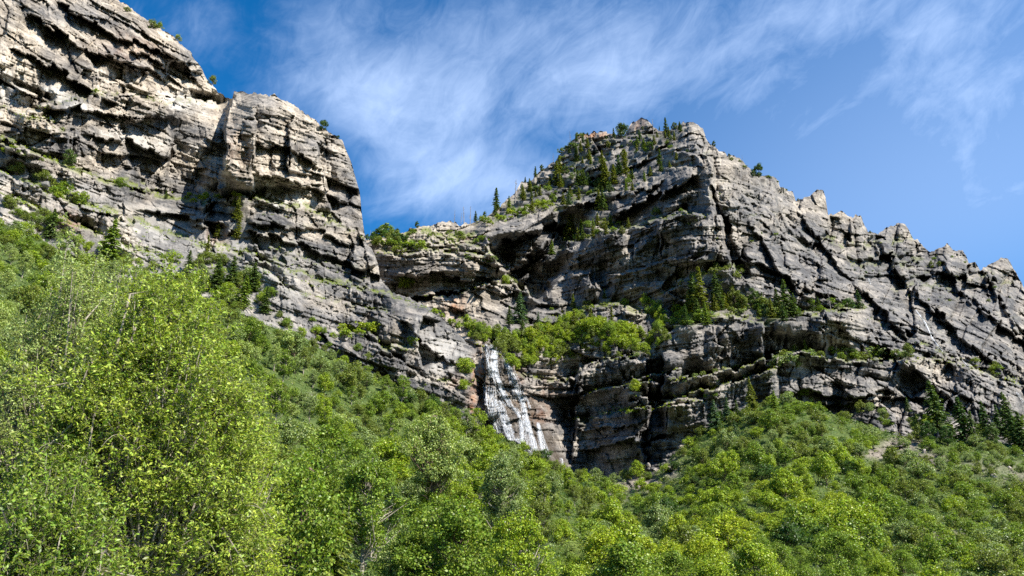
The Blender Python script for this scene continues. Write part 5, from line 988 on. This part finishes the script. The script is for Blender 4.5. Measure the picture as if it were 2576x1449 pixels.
BO = [(1000, 1395, 24, 'tan boulder half buried in leaves low on the slope'), (1035, 1415, 30, 'largest of the tan boulders half buried in leaves'), (1072, 1432, 20, 'flat tan boulder below the largest buried boulder'), (1643, 1402, 22, 'sunlit tan boulder at the mouth of the gully'), (1668, 1422, 14, 'small tan boulder beside the sunlit gully boulder'),
      (1528, 1296, 16, 'pinkish boulder on the floor of the gully'), (1615, 1168, 9, 'grey rock at the foot of the dark recess'), (1632, 1172, 11, 'pale block at the foot of the dark recess'), (1600, 1182, 8, 'small grey block in the gully head'), (1650, 1185, 12, 'angular block at the edge of the recess floor'), (1585, 1178, 7, 'small dark rock in the gully head'), (1208, 1092, 9, 'pink boulder under the rusty wall'),
      (2325, 1140, 14, 'grey block on the slabby outcrop'), (2360, 1160, 12, 'broken block below the slabby outcrop'), (2250, 1130, 12, 'blocky rock among the knoll shrubs'), (2440, 1180, 10, 'grey scree block near the tall spruces'), (2500, 1200, 14, 'large scree block on the stony slope'), (2540, 1180, 10, 'upper scree block near the photo edge'), (2550, 1225, 12, 'lower scree block near the photo edge'),
      (2380, 1350, 22, 'tan upright rock in the brown bank'), (2420, 1345, 16, 'narrow tan rock in the brown bank'), (2330, 1340, 14, 'dark rock at the near end of the brown bank'), (2520, 1370, 26, 'broad tan rock low on the brown bank')]
for i, (x, y, s, lab) in enumerate(BO):
    x_ = np.array([x], np.float32); y_ = np.array([y], np.float32); D = slope_depth(x_, y_); W = world(x_, y_, D)[0]; r = s * D[0] / F * .55
    o = link('boulder', BP[i % 6]); o.location = (W[0], W[1], W[2] + r * .35); o.scale = (r, r, r * 1.0); o.rotation_euler = (i * 1.1, i * .7, i * 2.1); tag(o, lab, 'boulder', 'loose rocks on the slopes')

# ------------------------------------------------------------------ labels that single each plant out
def finish_labels():
    by = {}
    for r in PENDING: by.setdefault((r[1], r[2]), []).append(r)
    for (what, place), L_ in by.items():
        if len(L_) == 1: L_[0][0]['label'] = '%s %s' % (what, place); continue
        L_.sort(key=lambda r: -r[5])
        xs = sorted(r[3] for r in L_); ys = sorted(r[4] for r in L_)
        if len(L_) == 2:
            L_[0][0]['label'] = 'larger %s %s' % (what, place); L_[1][0]['label'] = 'smaller %s %s' % (what, place); continue
        L2 = sorted(L_, key=lambda r: r[3]); names = {}
        names[id(L2[0])] = 'leftmost'; names[id(L2[-1])] = 'rightmost'
        mid = [r for r in L2[1:-1]]
        if mid:
            hi = min(mid, key=lambda r: r[4] - r[5]); names[id(hi)] = 'topmost'; mid = [r for r in mid if r is not hi]
        if mid:
            lo = max(mid, key=lambda r: r[4]); names[id(lo)] = 'lowest'; mid = [r for r in mid if r is not lo]
        if len(mid) == 1: names[id(mid[0])] = 'middle'; mid = []
        for k, r in enumerate(mid):
            if k < 9: names[id(r)] = ('second', 'third', 'fourth', 'fifth', 'sixth', 'seventh', 'eighth', 'ninth', 'tenth')[k] + ' from left inner'
        for r in L_:
            r[0]['label'] = ('%s %s %s' % (names.get(id(r), 'one'), what, place))
            if id(r) not in names: r[0]['label'] = 'one of several %ss %s' % (what, place)
            if 'group' not in r[0]: r[0]['group'] = 'conifers and shrubs of the cliffs'
finish_labels()
for o in bpy.data.objects:            # keep labels short
    l = o.get('label')
    if l:
        for a, b in (('one of several ', 'among '), (' crowded', ''), ('small ', ''), ('bushy ', ''), ('rounded ', ''), ('closely ', '')):
            if len(l.replace('-', ' ').split()) > 16: l = l.replace(a, b)
        o['label'] = l
# ------------------------------------------------------------------ camera, sky, sun
cam = bpy.data.cameras.new('camera'); co = bpy.data.objects.new('camera', cam); COL.objects.link(co)
co.location = (0, 0, CAM_Z); co.rotation_euler = (math.pi / 2 + PITCH, 0, 0)
cam.sensor_width = 36; cam.lens = 36 * F / 2576; cam.clip_end = 20000; cam.clip_start = 0.1
scene.camera = co
SUN_AZ, SUN_EL = R(124), R(47)        # azimuth clockwise from the view direction (+Y)
sd = (math.sin(SUN_AZ) * math.cos(SUN_EL), math.cos(SUN_AZ) * math.cos(SUN_EL), math.sin(SUN_EL))
sun = bpy.data.lights.new('sun', 'SUN'); so = bpy.data.objects.new('sun', sun); COL.objects.link(so)
sun.energy = 5.0; sun.angle = R(.5); sun.color = (1, .95, .86)
from mathutils import Vector
so.rotation_euler = Vector(sd).to_track_quat('Z', 'Y').to_euler(); so.location = (300, 0, 900)
w = bpy.data.worlds.new('World'); scene.world = w; w.use_nodes = True; nt = w.node_tree; L = nt.links
for n in list(nt.nodes): nt.nodes.remove(n)
out = nt.nodes.new('ShaderNodeOutputWorld'); bg = N(nt, 'ShaderNodeBackground', i_Strength=0.09)
sky = N(nt, 'ShaderNodeTexSky', sky_type='NISHITA', sun_disc=False, sun_elevation=SUN_EL, sun_rotation=SUN_AZ, altitude=1600, air_density=1.0, dust_density=0.5, ozone_density=2.2)
hs = N(nt, 'ShaderNodeHueSaturation', i_Saturation=1.4, i_Value=1.0); L.new(sky.outputs[0], hs.inputs['Color'])
tc = N(nt, 'ShaderNodeTexCoord')
# thin high cloud: direction projected onto a high flat layer, noise drawn out along the wind
sx = N(nt, 'ShaderNodeSeparateXYZ'); L.new(tc.outputs['Generated'], sx.inputs[0])
zz = N(nt, 'ShaderNodeMath', operation='MAXIMUM', i_1=0.05); L.new(sx.outputs[2], zz.inputs[0])
dx = N(nt, 'ShaderNodeMath', operation='DIVIDE'); L.new(sx.outputs[0], dx.inputs[0]); L.new(zz.outputs[0], dx.inputs[1])
dy = N(nt, 'ShaderNodeMath', operation='DIVIDE'); L.new(sx.outputs[1], dy.inputs[0]); L.new(zz.outputs[0], dy.inputs[1])
cb = N(nt, 'ShaderNodeCombineXYZ'); L.new(dx.outputs[0], cb.inputs[0]); L.new(dy.outputs[0], cb.inputs[1])
def cloudnoise(rot, scale, sc, detail, rough, dist):
    ro = N(nt, 'ShaderNodeVectorRotate', rotation_type='Y_AXIS'); ro.inputs['Angle'].default_value = R(rot); L.new(tc.outputs['Generated'], ro.inputs['Vector'])
    mp = N(nt, 'ShaderNodeMapping'); mp.inputs['Scale'].default_value = scale; L.new(ro.outputs[0], mp.inputs[0])
    n = N(nt, 'ShaderNodeTexNoise', i_Scale=sc, i_Detail=detail, i_Roughness=rough, i_Distortion=dist); L.new(mp.outputs[0], n.inputs['Vector']); return n.outputs[0]
ca = cloudnoise(0, (1, 1, 1), 3.0, 3, .5, .3); cb2 = cloudnoise(30, (1.2, 1, 2.4), 4.2, 6, .62, .9); cc = cloudnoise(42, (2, 1, 3.6), 11.0, 6, .66, .9)
# banks of cloud where the photograph has them, in the same flat layer
def bank(px, py, rx, ry, rot, amt):
    a = (px - CX) / F; b = (CY - py) / F; d = (a, cp - b * sp, sp + b * cp)
    c = (d[0] / d[2], d[1] / d[2], 0)
    v = N(nt, 'ShaderNodeVectorMath', operation='SUBTRACT'); v.inputs[1].default_value = c; L.new(cb.outputs[0], v.inputs[0])
    mp = N(nt, 'ShaderNodeVectorRotate', rotation_type='Z_AXIS'); mp.inputs['Angle'].default_value = R(rot); L.new(v.outputs[0], mp.inputs['Vector'])
    s = N(nt, 'ShaderNodeVectorMath', operation='MULTIPLY'); s.inputs[1].default_value = (1 / rx, 1 / ry, 0); L.new(mp.outputs[0], s.inputs[0])
    ln = N(nt, 'ShaderNodeVectorMath', operation='LENGTH'); L.new(s.outputs[0], ln.inputs[0])
    mr = N(nt, 'ShaderNodeMapRange', interpolation_type='SMOOTHSTEP', i_From_Min=0, i_From_Max=1, i_To_Min=amt, i_To_Max=0); L.new(ln.outputs['Value'], mr.inputs[0])
    return mr.outputs[0]
def add(a, b, op='ADD'):
    n = N(nt, 'ShaderNodeMath', operation=op)
    for i, v in enumerate((a, b)):
        if isinstance(v, (int, float)): n.inputs[i].default_value = v
        else: L.new(v, n.inputs[i])
    return n.outputs[0]
acc = None
for b in ((1020, 230, .42, .55, 0, .36), (1150, 450, .5, .5, 0, .34), (1500, 190, .5, .6, 0, .26), (1900, 150, .7, .5, 0, .24), (2350, 250, .9, 1.0, 0, .27), (2300, 60, .8, .4, 0, .30), (2480, 480, .6, .6, 0, .2), (480, 60, .2, .2, 0, .12), (1650, 60, .5, .3, 0, .16)):
    k = bank(*b); acc = k if acc is None else add(acc, k, 'MAXIMUM')
n = add(add(add(ca, .35, 'MULTIPLY'), add(cb2, .46, 'MULTIPLY')), add(cc, .21, 'MULTIPLY'))
n = add(n, acc)
mr = N(nt, 'ShaderNodeMapRange', interpolation_type='SMOOTHSTEP', i_From_Min=.50, i_From_Max=1.12, i_To_Min=0, i_To_Max=.72); L.new(n, mr.inputs[0])
veil = bank(2500, 450, 1.7, 2.0, 0, .26)
col = mixc(nt, add(mr.outputs[0], veil, 'MAXIMUM'), hs.outputs[0], (4.8, 6.0, 8.2))
L.new(col, bg.inputs[0]); L.new(bg.outputs[0], out.inputs[0])
scene.view_settings.view_transform = 'Standard'; scene.view_settings.look = 'None'; scene.view_settings.exposure = 1.15; scene.view_settings.gamma = 1
scene.render.engine = 'CYCLES'; cy = scene.cycles
cy.max_bounces = 5; cy.diffuse_bounces = 2; cy.glossy_bounces = 1; cy.transmission_bounces = 3; cy.transparent_max_bounces = 8; cy.use_denoising = False
scene.render.use_persistent_data = False
